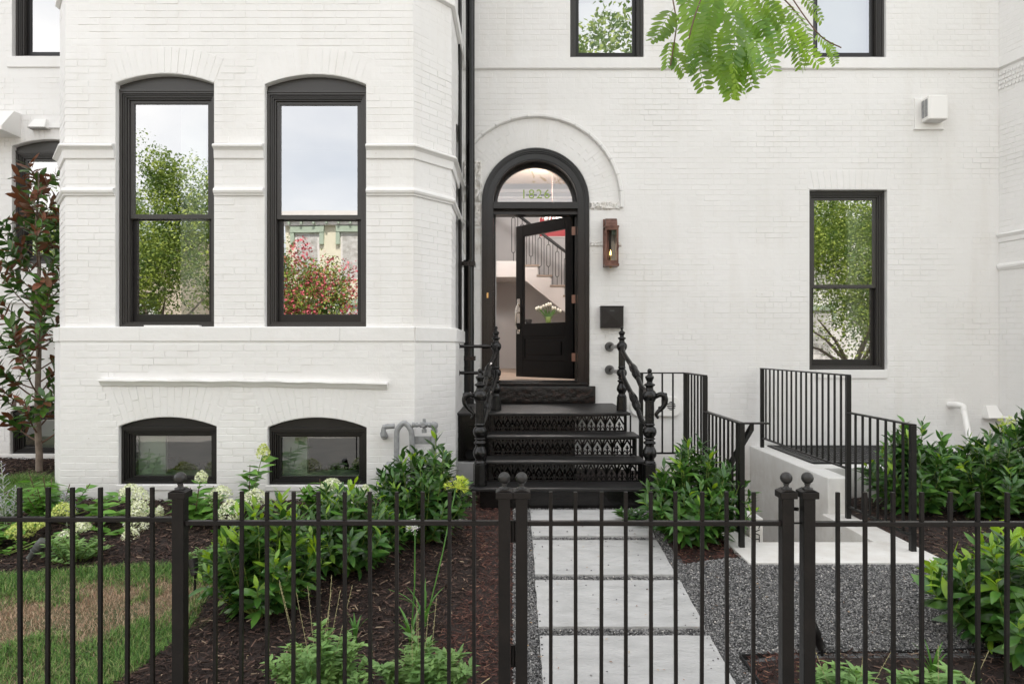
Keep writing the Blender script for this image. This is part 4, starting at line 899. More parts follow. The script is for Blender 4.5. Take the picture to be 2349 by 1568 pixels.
for x in (-.25,1.158):     # side stringers, stepped
    mb = MB(); xx = x if x < 0 else x
    pr = [(6.0,-.05),(6.24,-.05),(8.0,-.05),(8.0,ZS[3]-.026),(6.84,ZS[3]-.026),(6.84,ZS[2]-.023),(6.54,ZS[2]-.023),(6.54,ZS[1]-.023),(6.26,ZS[1]-.023),(6.26,ZS[0]-.029),(6.0,ZS[0]-.029)]
    if x < 0: mb.prism(pr,'x',xx,xx+.012); mb.build('side_plate','iron',stoop)
    else:
        for a,b in (((6.26,.17),(6.26,ZS[1]-.023)),((6.53,.36),(6.53,ZS[2]-.023)),((6.835,0),(6.835,ZS[3]-.026)),((7.9,0),(7.9,ZS[3]-.026))): mb.box(xx,xx+.012,a[0],a[0]+.03,a[1]-.17,b[1])
        mb.build('side_plate','iron',stoop)
mb = MB(); mb.box(-.572,-.262,6.86,6.872,.285,.739); mb.box(-.55,-.535,6.835,6.86,.30,.73); mb.box(-.40,-.385,6.835,6.86,.30,.73); mb.box(-.572,-.262,6.83,6.86,.285,.30); mb.build('end_plate','iron',stoop)
mb = MB(); mb.tube([(-.44,6.80,.345),(-.44,6.86,.345)], .062, 16, cap=False); mb.build('drain_collar','iron',stoop)
mb = MB(); mb.tube([(-.44,6.845,.345),(-.44,6.858,.345)], .055, 16); mb.build('drain_mouth','dark',stoop)
base = thing('concrete_block', 'grey concrete footing block under the left end of the black steps', 'block', (-.42,7.2,0)); mb = MB(); mb.box(-.575,-.30,6.80,8.0,-.1,.275); mb.build('block_body','concgrey',base,bevel=.012)
def newel(cx_,cy_,z0,sc,nm,base_h=1.0):
    """profile heights above the plinth foot (m)"""
    m_ = MB(); q = sc
    octa = [(z0,.064*q),(z0+.01,.064*q),(z0+.19*base_h,.060*q),(z0+.198*base_h,.05*q)]
    m_.lathe(cx_,cy_,octa,8,smooth=False); zb_ = z0+.19*base_h
    prof = [(0,.050),(.012,.054),(.022,.050),(.028,.040),(.036,.044),(.044,.040),(.052,.046),(.075,.060),(.098,.063),(.125,.056),(.150,.043),(.172,.038),(.180,.052),(.190,.055),(.198,.050),(.204,.038),(.214,.038),(.222,.050),(.230,.048),(.236,.038)]
    m_.lathe(cx_,cy_,[(zb_+a*q,b*q) for a,b in prof],20); z2 = zb_+.236*q
    m_.sphere((cx_,cy_,z2+.050*q),.062*q,20); z3 = z2+.10*q
    m_.lathe(cx_,cy_,[(z3,.036*q),(z3+.01,.048*q),(z3+.018,.044*q),(z3+.025,.040*q)],20)
    m_.lathe(cx_,cy_,[(z3+.025+.03*i,.040*q) for i in range(6)]+[(z3+.20*q+.02,.040*q)],60,smooth=True,flute=(0,9,10,.16)); z4 = z3+.215*q
    m_.lathe(cx_,cy_,[(z4,.044*q),(z4+.012,.050*q),(z4+.02,.042*q)],20)
    m_.sphere((cx_,cy_,z4+.052*q),.064*q,20); z5 = z4+.105*q
    prof = [(0,.036),(.015,.032),(.03,.034),(.038,.048),(.048,.050),(.055,.040),(.062,.026),(.078,.024),(.084,.032),(.092,.030),(.098,.036),(.112,.040),(.122,.036),(.128,.022),(.140,.016),(.150,.010)]
    m_.lathe(cx_,cy_,[(z5+a*q,b*q) for a,b in prof],16); m_.sphere((cx_,cy_,z5+.168*q),.021*q,14)
    m_.build(nm,'iron',stoop,fix=True); return z2+.050*q, z4+.052*q
NL = newel(-.305,6.05,ZS[0]+.001,1.0,'newel_post'); NR = newel(1.198,6.05,ZS[0]+.001,1.0,'newel_post')
UL = newel(-.19,7.05,ZS[3]+.001,.86,'newel_post',.75); UR = newel(1.11,7.05,ZS[3]+.001,.86,'newel_post',.75)
def smooth_path(pts, n=8):
    pts = [Vector(p) for p in pts]; out = []
    for i in range(len(pts)-1):
        p0 = pts[max(i-1,0)]; p1 = pts[i]; p2 = pts[i+1]; p3 = pts[min(i+2,len(pts)-1)]
        for k in range(n):
            t = k/n; out.append(.5*((2*p1)+(-p0+p2)*t+(2*p0-5*p1+4*p2-p3)*t*t+(-p0+3*p1-3*p2+p3)*t**3))
    out.append(pts[-1]); return out
for (xa,ua,xb,lb) in ((-.19,UL,-.305,NL),(1.11,UR,1.198,NR)):
    for zu, zl in ((ua[1],lb[1]),(ua[0]+.02,lb[0])):
        a = Vector((xa,7.0,zu-.01)); b = Vector((xb,6.11,zl)); dz = zu-zl
        pts = [a, a+Vector((0,-.10,-.07)), Vector(((xa+xb)/2,6.60,zu-dz*.50)), Vector((xa*.25+xb*.75,6.34,zl+dz*.17)), Vector((xb,6.22,zl+.03)), b]
        sp = smooth_path(pts); mb = MB(); mb.tube(sp,.024,12); mb.build('handrail','iron',stoop)
        k = int(len(sp)*.42); mb = MB(); mb.tube(sp[k-3:k+4],[.028,.036,.040,.034,.041,.036,.028],14); mb.build('rail_sleeve','iron',stoop)
for xx_, s_, nl in ((-.305,-1,NL),(1.198,1,NR)):     # scroll brackets
    z = nl[1]; sp = smooth_path([(xx_+s_*.05,6.05,z-.01),(xx_+s_*.085,6.04,z+.010),(xx_+s_*.118,6.03,z+.008),(xx_+s_*.135,6.03,z-.03),(xx_+s_*.128,6.03,z-.075),(xx_+s_*.10,6.04,z-.115),(xx_+s_*.072,6.04,z-.14),(xx_+s_*.058,6.04,z-.165),(xx_+s_*.066,6.04,z-.185)])
    mb = MB(); mb.tube(sp,[.026-.020*abs(i/len(sp)-.3) for i in range(len(sp))],8); mb.sphere((xx_+s_*.070,6.04,z-.19),.013,10); mb.sphere((xx_+s_*.137,6.03,z+.014),.016,10); mb.sphere((xx_+s_*.085,6.035,z-.105),.014,8); mb.build('scroll_bracket','iron',stoop)
for z in UL:
    mb = MB(); mb.tube([(-.25,7.05,z),(-.59,7.05,z)],.018,10); mb.tube([(-.27,7.05,z),(-.33,7.05,z)],.026,10); mb.tube([(-.565,7.05,z),(-.605,7.05,z)],[.028,.046],14); mb.build('wall_tie','iron',stoop)
for z in UR:
    mb = MB(); mb.tube([(1.115,7.10,z),(1.125,7.98,z-.005)],.022,10); mb.tube([(1.12,7.90,z),(1.12,7.945,z),(1.12,8.028,z)],[.024,.042,.058],16); mb.tube([(1.115,7.2,z),(1.115,7.3,z)],.032,12); mb.build('wall_tie','iron',stoop)
# ================================================================ FIXTURES
ds = thing('downspout', 'black round downspout running down the corner between bay and front wall', 'downspout', (-.50,7.7,.6))
mb = MB(); mb.tube([(-.50,7.72,5.9),(-.50,7.72,2.35)],.052,16); mb.build('pipe','iron',ds)
mb = MB(); mb.tube([(-.515,7.72,2.36),(-.515,7.72,.78)],.058,16); mb.build('pipe','iron',ds)
mb = MB(); mb.tube([(-.515,7.72,2.40),(-.515,7.72,2.36)],.064,16); mb.build('collar','iron',ds)
for za in (1.27,2.33): mb = MB(); mb.box(-.60,-.44,7.65,7.80,za,za+.05); mb.build('bracket','iron',ds)
mb = MB(); mb.box(-.605,-.585,7.35,7.60,1.6,5.6); mb.build('dark_trim','railing',ds)
lan = thing('gas_lantern', 'copper gas lantern with a lit flame on the wall right of the door', 'lantern', (1.12,8.0,2.38))
lx0, lx1, ly0, ly1, lz0_, lz1_ = 1.045, 1.20, 7.86, 8.02, 2.385, 2.80
mb = MB(); mb.box(lx0-.006,lx1+.006,ly0-.006,ly1,lz0_-.03,lz0_); mb.box(lx0-.006,lx1+.006,ly0-.006,ly1,lz1_,lz1_+.022)
for a,b in ((lx0,ly0),(lx1-.02,ly0),(lx0,ly1-.02),(lx1-.02,ly1-.02)): mb.box(a,a+.02,b,b+.02,lz0_,lz1_)
mb.box(lx0+.02,lx1-.02,ly0,ly0+.012,lz0_,lz0_+.035); mb.box(lx0+.02,lx1-.02,ly0,ly0+.012,lz1_-.03,lz1_); mb.box(lx0-.004,lx1+.004,ly1-.012,ly1+.008,lz0_,lz1_+.12); mb.build('lantern_frame','copper',lan,bevel=.002)
mb = MB(); pr = [(ly1-.002,lz1_+.024),(ly0+.01,lz1_+.024)]+[(ly0+.085-.072*math.cos(R(a)), lz1_+.03+.085*math.sin(R(a))) for a in range(0,100,12)]+[(ly1-.002,lz1_+.115)]
mb.prism(pr,'x',lx0+.012,lx1-.012); mb.build('lantern_hood','copper',lan,bevel=.002)
mb = MB(); mb.add([(lx0+.02,ly0+.005,lz0_+.035),(lx1-.02,ly0+.005,lz0_+.035),(lx1-.02,ly0+.005,lz1_-.03),(lx0+.02,ly0+.005,lz1_-.03)],[(0,1,2,3)]); mb.build('pane','glasslant',lan,fix=False)
for xx_ in (lx0+.01,lx1-.01): mb = MB(); mb.add([(xx_,ly0+.02,lz0_),(xx_,ly1-.02,lz0_),(xx_,ly1-.02,lz1_),(xx_,ly0+.02,lz1_)],[(0,1,2,3)]); mb.build('pane','glasslant',lan,fix=False)
mb = MB(); mb.box(lx0+.02,lx1-.02,ly1-.018,ly1-.013,lz0_,lz1_); mb.build('back_plate','bronze2',lan)
mb = MB(); mb.tube([(1.118,7.94,lz0_),(1.118,7.94,lz0_+.10)],.006,8); mb.tube([(1.118,7.94,lz0_-.045),(1.118,7.94,lz0_-.03)],.012,8); mb.box(1.10,1.14,7.92,7.96,lz0_,lz0_+.01); mb.build('burner','brass',lan)
mb = MB(); mb.lathe(1.118,7.94,[(lz0_+.10,.002),(lz0_+.115,.007),(lz0_+.135,.006),(lz0_+.165,.001)],10); mb.build('flame',emis('gas_flame',(1,.62,.22),9),lan)
for z in (lz0_+.08,lz1_-.08): mb = MB(); mb.tube([(lx0-.002,ly0-.006,z-.018),(lx0-.002,ly0-.006,z+.018)],.006,8); mb.build('hinge','copper',lan)
mb = MB(); mb.tube([(lx1,ly0-.006,2.58),(lx1+.03,ly0-.008,2.58)],.004,8); mb.box(lx1-.012,lx1+.002,ly0-.012,ly0,2.56,2.60); mb.build('latch','copper',lan)
ml = thing('mailbox', 'dark square wall mailbox with an envelope crease, under the copper lantern', 'mailbox', (1.13,8.0,1.62))
bx0,bx1,bz0,bz1,by = 1.005,1.268,1.645,1.90,7.93
mb = MB(); mb.box(bx0,bx1,by,8.028,bz0,bz1-.012); mb.build('mailbox_body','mailbox',ml,bevel=.003)
mb = MB(); mb.box(bx0-.004,bx1+.004,by-.008,8.026,bz1-.012,bz1); mb.build('mailbox_lid','mailbox',ml,bevel=.002)
cx_, cz_ = (bx0+bx1)/2, (bz0+bz1)/2+.008
mb = MB(); mb.add([(bx0+.012,by-.002,bz0+.008),(bx1-.008,by-.002,bz0+.008),(bx1-.008,by-.002,bz1-.014),(bx0+.012,by-.002,bz1-.014),(cx_,by-.009,cz_)],[(0,1,4),(1,2,4),(2,3,4),(3,0,4)]); mb.build('envelope_crease','mailbox',ml,fix=False)
text('MAIL', .026, 'lampgrey', (cx_, by-.0075, cz_+.062), (R(90),0,0), ext=.0008, name='mail_lettering', parent=ml)
def roundplate(m_,x0,x1,z0,z1,y0,y1,r):
    pts = []
    for cx2,cz2,a0 in ((x1-r,z1-r,0),(x0+r,z1-r,90),(x0+r,z0+r,180),(x1-r,z0+r,270)):
        pts += [(cx2+r*math.cos(R(a0+15*i)), cz2+r*math.sin(R(a0+15*i))) for i in range(7)]
    m_.prism(pts,'y',y0,y1)
for i, (xa, xb, cxx, lab) in enumerate(((1.36,1.66,1.44,'left of two rounded white vent plates low on the wall behind the newel post'),(1.635,1.945,1.835,'right of two rounded white vent plates low on the wall behind the railing'))):
    vp = thing('vent_plate', lab, 'vent', ((xa+xb)/2,8.0,.65), 'white vent plates')
    yy = 7.985 if i else 7.995
    mb = MB(); roundplate(mb,xa,xb,.61,.845,yy,8.028,.09); mb.build('plate','plastic',vp,bevel=.008)
    mb = MB(); mb.tube([(cxx,yy-.003,.735),(cxx,yy+.003,.735)],.05,20); mb.build('opening','dark',vp)
    for k in range(4): h = math.sqrt(.05**2-(.03-.02*k)**2); mb = MB(); mb.box(cxx-h,cxx+h,yy-.008,yy-.004,.765-.02*k-.005,.765-.02*k+.002); mb.build('louvre','plastic',vp)
def vent_hood(label, x0, x1, z0, z1, out, f=main, group=None):
    v = thing('vent_hood', label, 'vent', f.p((x0+x1)/2, z0, 0))
    m_ = MB(); a = (x1-x0)*.16; 
    vs = [f.p(x0,z0,.002),f.p(x1,z0,.002),f.p(x1-a*.6,z1,.002),f.p(x0+a*.6,z1,.002),f.p(x0,z0,out),f.p(x1,z0,out),f.p(x1-a,z1,.03),f.p(x0+a,z1,.03)]
    m_.add(vs,[(4,5,6,7),(0,4,7,3),(1,2,6,5),(3,7,6,2)]); m_.build('hood_body','plastic',v)
    m_ = MB(); n = 9
    for i in range(n+1): u = x0+(x1-x0)*i/n; f.box(m_,u-.002,u+.002,z0-.012,z0-.001,.004,out)
    for i in range(4): f.box(m_,x0,x1,z0-.010,z0-.006,.01+(out-.014)*i/3,.014+(out-.014)*i/3)
    m_.build('bottom_grille','paintgrey',v); return v
vent_hood('small white vent hood on the wall above the leftmost arched window', -5.66,-5.46,3.98,4.09,.10)
vent_hood('small white vent hood low on the wall in the right hand corner above the laurels', 5.50,5.68,.60,.735,.12)
vb = thing('vent_box', 'square white vent box with side slots high on the wall, right of the leafy branch', 'vent', (4.86,8,4.0))
mb = MB(); main.box(mb,4.70,5.03,3.985,4.34,.018,0); main.box(mb,4.69,5.04,3.972,3.986,.03,0); mb.build('back_plate','plastic',vb,bevel=.004)
mb = MB(); mb.prism([(4.775,7.88),(4.80,7.865),(4.99,7.865),(5.01,7.88),(5.01,8.005),(4.775,8.005)],'z',4.05,4.325); mb.build('cover','plastic',vb,bevel=.012)
for q in range(2): mb = MB(); mb.box(4.768,4.7755,7.890+.060*q,7.932+.060*q,4.09,4.29); mb.build('slot','greypipe',vb)
mb = MB(); main.box(mb,4.80,4.98,4.043,4.049,.13,.04); mb.build('slot','paintgrey',vb)
pv = thing('pvc_pipe', 'white plastic pipe leaning from an elbow in the wall down behind the laurels', 'pipe', (5.15,7.9,.2))
e = P(2187,929,8.0); mb = MB(); mb.tube(smooth_path([(e[0]-.03,8.03,e[2]),(e[0]-.01,7.93,e[2]+.01),(e[0]+.035,7.88,e[2]-.01),(e[0]+.03,7.86,e[2]-.09)],6),.036,14); mb.build('elbow','plastic',pv)
mb = MB(); mb.tube([(e[0]+.032,7.86,e[2]-.06),(e[0]-.12,7.50,.27)],.031,14); mb.build('pipe_length','plastic',pv)
# gas service pipes on the bay
gp = thing('gas_meter', 'grey gas meter pipework on the bay wall behind the tallest laurel', 'gas meter', (-1.0,6.1,.1))
GY = 6.02
def g3(x,y,d=GY): p = P(x,y,d); return Vector(p)
def gtube(pts,r,nm='pipe',n=14): m_ = MB(); m_.tube(pts,r,n); return m_.build(nm,'greypipe',gp)
gtube(smooth_path([g3(910,1075),g3(910,1010),g3(912,985),g3(927,970),g3(942,985),g3(945,1008),g3(945,1035)],6),.024)
gtube([g3(878,979),g3(905,977)],.021); gtube(smooth_path([g3(905,977),g3(885,978),g3(880,985),g3(880,1000)],5),.022,'elbow'); gtube([g3(880,995),g3(882,1000,6.14)],.032,'cap')
gtube([g3(945,975),g3(992,972)],.016)
for x_, r_ in ((948,.024),(956,.022),(966,.024),(972,.032),(978,.024),(985,.022)): gtube([g3(x_-2.5,974),g3(x_+2.5,974)],r_,'fitting',8)
gtube([g3(973,960),g3(973,990)],.014,'valve'); gtube([g3(973,984),g3(973,992)],.022,'valve'); gtube([g3(970,974),g3(970,974,5.93)],.02,'valve')
m_ = MB(); m_.sphere(tuple(g3(996,975)),.036,14); m_.build('elbow','greypipe',gp); gtube([g3(996,978),g3(995,1060)],.023); gtube([g3(996,984),g3(996,992)],.030,'collar')
gtube([g3(945,1032),g3(945,1040)],.031,'collar')
m_ = MB(); a = g3(948,1000,6.08); b = g3(992,1017,6.08); m_.box(a.x,b.x,6.05,6.10,b.z,a.z); m_.build('bracket_plate','greypipe',gp,bevel=.003)
m_ = MB(); c = g3(905,1075,5.98); m_.tube([c+Vector((-.07,0,-.03)),c+Vector((-.06,0,-.03)),c+Vector((.02,0,-.03)),c+Vector((.05,0,-.03))],[.085,.095,.09,.05],24); m_.build('regulator','greypipe',gp)
gtube([c+Vector((-.16,0,-.03)),c+Vector((-.06,0,-.03))],.016); gtube([c+Vector((-.12,0,-.03)),c+Vector((-.12,0,-.12))],.022)
m_ = MB(); m_.box(c.x+.06,c.x+.36,5.93,6.10,c.z-.24,c.z+.03); m_.build('meter_body','greypipe',gp,bevel=.02)
for x_ in (945,995): gtube([g3(x_,1040),Vector((g3(x_,1040).x,GY,c.z+.02))],.022)
# ================================================================ FENCE
FY = 2.80
def finial(m_,x,y,z):
    m_.lathe(x,y,[(z,.022),(z+.004,.022),(z+.007,.012),(z+.014,.009),(z+.020,.013),(z+.023,.010)],14); m_.sphere((x,y,z+.044),.0245,20)
def fpost(root,xpx,xw=.024,nm='post',ztop=None,y=FY):
    x = (xpx-CX)*y/F; zt = ztop if ztop is not None else CZ-(1137-HY)*y/F
    m_ = MB(); m_.box(x-xw,x+xw,y-.024,y+.024,-.40,zt); p_ = m_.build(nm,'fence',root,bevel=.0025)
    m_ = MB(); m_.box(x-xw-.011,x+xw+.011,y-.035,y+.035,zt-.006,zt+.022); m_.prism([(x-xw-.009,zt+.022),(x+xw+.009,zt+.022),(x+.010,zt+.032),(x-.010,zt+.032)],'y',y-.033,y+.033); m_.build('post_cap','fence',root,bevel=.003)
    m_ = MB(); finial(m_,x,y,zt+.030); m_.build('ball_finial','ball',root); return x
def picket(root,xpx,ytop,y=FY,zb=-.27,lean=0):
    x = (xpx-CX)*y/F; zt = CZ-(ytop-HY)*y/F; h = .0074
    m_ = MB(); m_.box(x-h,x+h,y-h,y+h,zb,zt); o = m_.build('picket','fence',root,bevel=.0012); o.rotation_euler = (0, random.gauss(0,.0022), 0)
    return o
def rail(root,x0,x1,ypx,y=FY,nm='rail',z=None):
    a, b = (x0-CX)*y/F, (x1-CX)*y/F; z = z if z is not None else CZ-(ypx-HY)*y/F
    m_ = MB(); m_.box(a,b,y-.014,y+.014,z-.009,z+.009); m_.build(nm,'fence',root,bevel=.0015)
fl_ = thing('iron_fence', 'low dark metal fence in front of the lawn, left end of the picture', 'fence', ((200-CX)*FY/F,FY,-.34))
for x in (-77,-14,47.6,108.9,167.5,229.7,291.3,350.6): picket(fl_,x,1117)
rail(fl_,-90,404,1190); rail(fl_,-90,404,0,z=-.20)
fm_ = thing('iron_fence', 'dark metal fence in front of the flower bed, between the lone post and the gate', 'fence', ((790-CX)*FY/F,FY,-.34))
x = fpost(fm_,413.5); 
for x in (493.5,552,612.7,672.6,731,791,850.4,909.4,968.7,1028.9,1087.9): picket(fm_,x,1127)
rail(fm_,427,1144,1198); rail(fm_,427,1144,0,z=-.20); fpost(fm_,1157)
gt = thing('garden_gate', 'closed dark metal garden gate in front of the paver path', 'gate', ((1500-CX)*FY/F,FY,-.34))
fpost(gt,1196.5,nm='gate_stile'); fpost(gt,1803.5,nm='gate_stile')
for x in (1263.5,1321,1379,1435.7,1494,1551,1609,1668.5,1727): picket(gt,x,1127)
rail(gt,1210,1790,1199); rail(gt,1210,1790,0,z=-.20)
for ypx in (1215,1500): 
    a, b = (1171-CX)*FY/F, (1183-CX)*FY/F; z = CZ-(ypx-HY)*FY/F; m_ = MB(); m_.box(a,b,FY-.006,FY+.006,z-.05,z+.04); m_.tube([((a+b)/2,FY-.006,z-.045),((a+b)/2,FY-.006,z+.035)],.007,8); m_.build('hinge','fence',gt)
a, b = (1817-CX)*FY/F, (1838-CX)*FY/F; m_ = MB(); z = CZ-(1199-HY)*FY/F; m_.tube([(a,FY,z),(b,FY,z)],.004,8); m_.build('latch','fence',gt)
m_ = MB(); z = CZ-(1170-HY)*FY/F; m_.tube([(b-.004,FY+.02,z),(b-.015,FY+.03,z)],.008,8); m_.build('latch','fence',gt)
fr_ = thing('iron_fence', 'dark metal fence right of the gate in front of the right hand laurel', 'fence', ((2100-CX)*FY/F,FY,-.34))
fpost(fr_,1852)
for x in (1922.3,1985.3,2050,2114.3,2179.9,2243.8,2308.5,2373): picket(fr_,x,1128)
rail(fr_,1866,2420,1200.5); rail(fr_,1866,2420,0,z=-.20)
# ================================================================ PLANTS
def leaf_tpl(L_, W_, fold=.25, curl=.12, seg=4, shape=None, tip=1.0):
    """one leaf along +x, up +z: (verts, quads)"""
    sh = shape or [.12,.78,1.0,.72,.06]; n = len(sh)-1; vs = []; fs = []
    for i, s_ in enumerate(sh):
        t = i/n; x = L_*t; w_ = W_/2*s_; z = -curl*L_*t*t
        vs += [(x, -w_, z+fold*w_), (x, 0, z), (x, w_, z+fold*w_)]
    for i in range(n):
        a = i*3; fs += [(a,a+1,a+4,a+3),(a+1,a+2,a+5,a+4)]
    return np.array(vs), np.array(fs)
TPL = {}
def tpl_mesh(key, tpl, m):
    k = (key, m)
    if k not in TPL:
        me = bpy.data.meshes.new('leaf'); me.from_pydata([tuple(v) for v in tpl[0]], [], [tuple(int(i) for i in f) for f in tpl[1]]); me.polygons.foreach_set('use_smooth',[True]*len(tpl[1])); me.materials.append(M[m]); me.update(); TPL[k] = me
    return TPL[k]
def frames(ax, nr):
    ax = ax/np.linalg.norm(ax,axis=1,keepdims=True); sd_ = np.cross(nr, ax); l = np.linalg.norm(sd_,axis=1,keepdims=True); sd_ = sd_/np.maximum(l,1e-6); up = np.cross(ax, sd_); return np.stack([ax, sd_, up], -1)   # columns
def place_leaves(root, tpls, pos, ax, nr, sc, m, nobj=300, name='leaf', stuff='leaves', key='x'):
    pos = np.asarray(pos); ax = np.asarray(ax); nr = np.asarray(nr); sc = np.asarray(sc); n = len(pos)
    if n == 0: return
    A = frames(ax, nr); which = rng.integers(0, len(tpls), n)
    d = np.linalg.norm(pos-np.array([0,0,CZ]),axis=1)-sc*.3; order = np.argsort(d)
    ind = order[:nobj]; rest = order[nobj:]; rl = rootloc(root)
    for i in ind:
        o = bpy.data.objects.new(name, tpl_mesh(key+str(which[i]), tpls[which[i]], m)); COL.objects.link(o); o.parent = root
        Mx = Matrix(A[i].tolist()).to_4x4(); 
        o.matrix_basis = Matrix.Translation(Vector(pos[i])-rl) @ Mx @ Matrix.Scale(float(sc[i]),4)
    if len(rest):
        Vs = []; Fs = []; b = 0
        for w_ in range(len(tpls)):
            r = rest[which[rest] == w_]
            if len(r) == 0: continue
            tv, tf = tpls[w_]; v = np.einsum('nij,kj->nki', A[r], tv)*sc[r][:,None,None]+pos[r][:,None,:]
            Vs.append(v.reshape(-1,3)); Fs.append((tf[None]+(np.arange(len(r))*len(tv))[:,None,None]).reshape(-1,4)+b); b += len(r)*len(tv)
        ptmesh(stuff, np.concatenate(Vs), np.concatenate(Fs), 4, m, parent=root, smooth=True, kind='stuff')
LAUREL = [leaf_tpl(1,.34,.22,.10), leaf_tpl(1,.38,.3,.22), leaf_tpl(1,.31,.15,-.06), leaf_tpl(1,.36,.35,.40), leaf_tpl(1,.33,.1,.2)]
OVATE = [leaf_tpl(1,.52,.18,.18,shape=[.1,.8,1,.75,.35,.03]), leaf_tpl(1,.58,.25,.3,shape=[.1,.85,1,.7,.3,.03]), leaf_tpl(1,.48,.1,.05,shape=[.1,.8,1,.75,.35,.03])]
MAGN = [leaf_tpl(1,.40,.22,.14,shape=[.1,.7,1,.85,.12]), leaf_tpl(1,.44,.35,.3,shape=[.1,.7,1,.85,.12]), leaf_tpl(1,.38,.1,-.1,shape=[.1,.7,1,.85,.12])]
SMALL = [leaf_tpl(1,.34,.2,.1,shape=[.15,1,.75,.04]), leaf_tpl(1,.38,.2,.25,shape=[.15,1,.75,.04])]
def laurel(label, x, y, h, r, nst, seed, ll=.10, group='cherry laurels', lean=(0,0), new=.10, sx=1.0):
    g = np.random.default_rng(seed); z0 = gz1(x,y); root = thing('laurel_shrub', label, 'shrub', (x,y,z0), group)
    pos = []; ax = []; nr = []; sc = []; isnew = []; sb = MB()
    for s_ in range(nst):
        a = 2*math.pi*(s_+g.uniform(-.4,.4))/nst*2.618; rad = r*math.sqrt(g.uniform(.02,1)); hh = h*(1-.55*(rad/r)**2)*g.uniform(.72,1.04)
        p0 = np.array([x+.05*math.cos(a), y+.05*math.sin(a), z0]); p2 = np.array([x+sx*rad*math.cos(a)+lean[0]*hh, y+rad*math.sin(a)+lean[1]*hh, z0+hh]); p1 = np.array([x+sx*rad*.75*math.cos(a), y+rad*.75*math.sin(a), z0+hh*.45])
        ts = np.linspace(0,1,9); pts = [(1-t)**2*p0+2*t*(1-t)*p1+t*t*p2 for t in ts]
        sb.tube(pts,[.006*(1-.6*t) for t in ts],5,cap=False)
        ln = sum(np.linalg.norm(b-a_) for a_, b in zip(pts,pts[1:])); n = int(ln/.021); ph = g.uniform(0,6.28)
        for i in range(n):
            t = .14+.86*(i+1)/n; p = (1-t)**2*p0+2*t*(1-t)*p1+t*t*p2; tg = 2*(1-t)*(p1-p0)+2*t*(p2-p1); tg /= np.linalg.norm(tg)
            q = ph+i*2.4; e1 = np.cross(tg,[0,0,1.]); e1 = e1/max(1e-6,np.linalg.norm(e1)) if np.linalg.norm(e1) > .05 else np.array([1.,0,0]); e2 = np.cross(tg,e1)
            rd = e1*math.cos(q)+e2*math.sin(q); el = g.uniform(.25,.75) if t < .9 else g.uniform(.9,1.6)
            a_ = rd+tg*el+np.array([0,0,.12]); pos.append(p); ax.append(a_); nr.append(tg+g.normal(0,.22,3)); sc.append(ll*g.uniform(.72,1.12)*(1 if t < .93 else .72)); isnew.append(t > .94 and g.uniform() < new*2.2 or g.uniform() < new*.12)
    sb.build('stems','stemgreen',root,fix=False,kind='stuff')
    pos, ax, nr, sc, isnew = map(np.array,(pos,ax,nr,sc,isnew)); k = isnew.astype(bool)
    place_leaves(root,LAUREL,pos[~k],ax[~k],nr[~k],sc[~k],'laurel',260,key='L'); place_leaves(root,LAUREL,pos[k],ax[k],nr[k],sc[k],'laurelnew',40,stuff='young_leaves',key='L')
    return root
laurel('tallest dark green laurel, against the bay wall in front of the gas pipes', -.70,5.20,.84,.36,60,1,ll=.12,sx=1.0)
laurel('wide laurel with bright new tips, in front of the others, nearest the lone fence post', -1.50,4.08,.70,.33,60,2,ll=.125,new=.6,sx=1.05)
laurel('laurel in the middle of the bed, right of the one with bright new tips', -1.15,4.66,.60,.40,60,3,ll=.118,new=.2,sx=1.1)
laurel('rounded glossy laurel right of the steps, in the red mulch by the left stair railing', 1.38,5.22,.76,.42,70,4,ll=.125)
laurel('laurel right of the grate, behind the right end of the stepped railing', 3.52,6.0,.78,.42,60,5,ll=.135)
laurel('laurel at the back right, below the white pipe', 4.12,5.9,.70,.46,60,6,ll=.135)
laurel('large laurel in the right corner below the vent hood', 4.85,6.3,.84,.55,70,7,ll=.14)
laurel('laurel at the right edge of the picture beside the neighbouring bay', 4.75,5.5,.66,.50,60,8,ll=.135)
laurel('nearest laurel, pale green, behind the right hand fence', 2.72,3.62,.70,.46,66,9,ll=.135,new=.45)
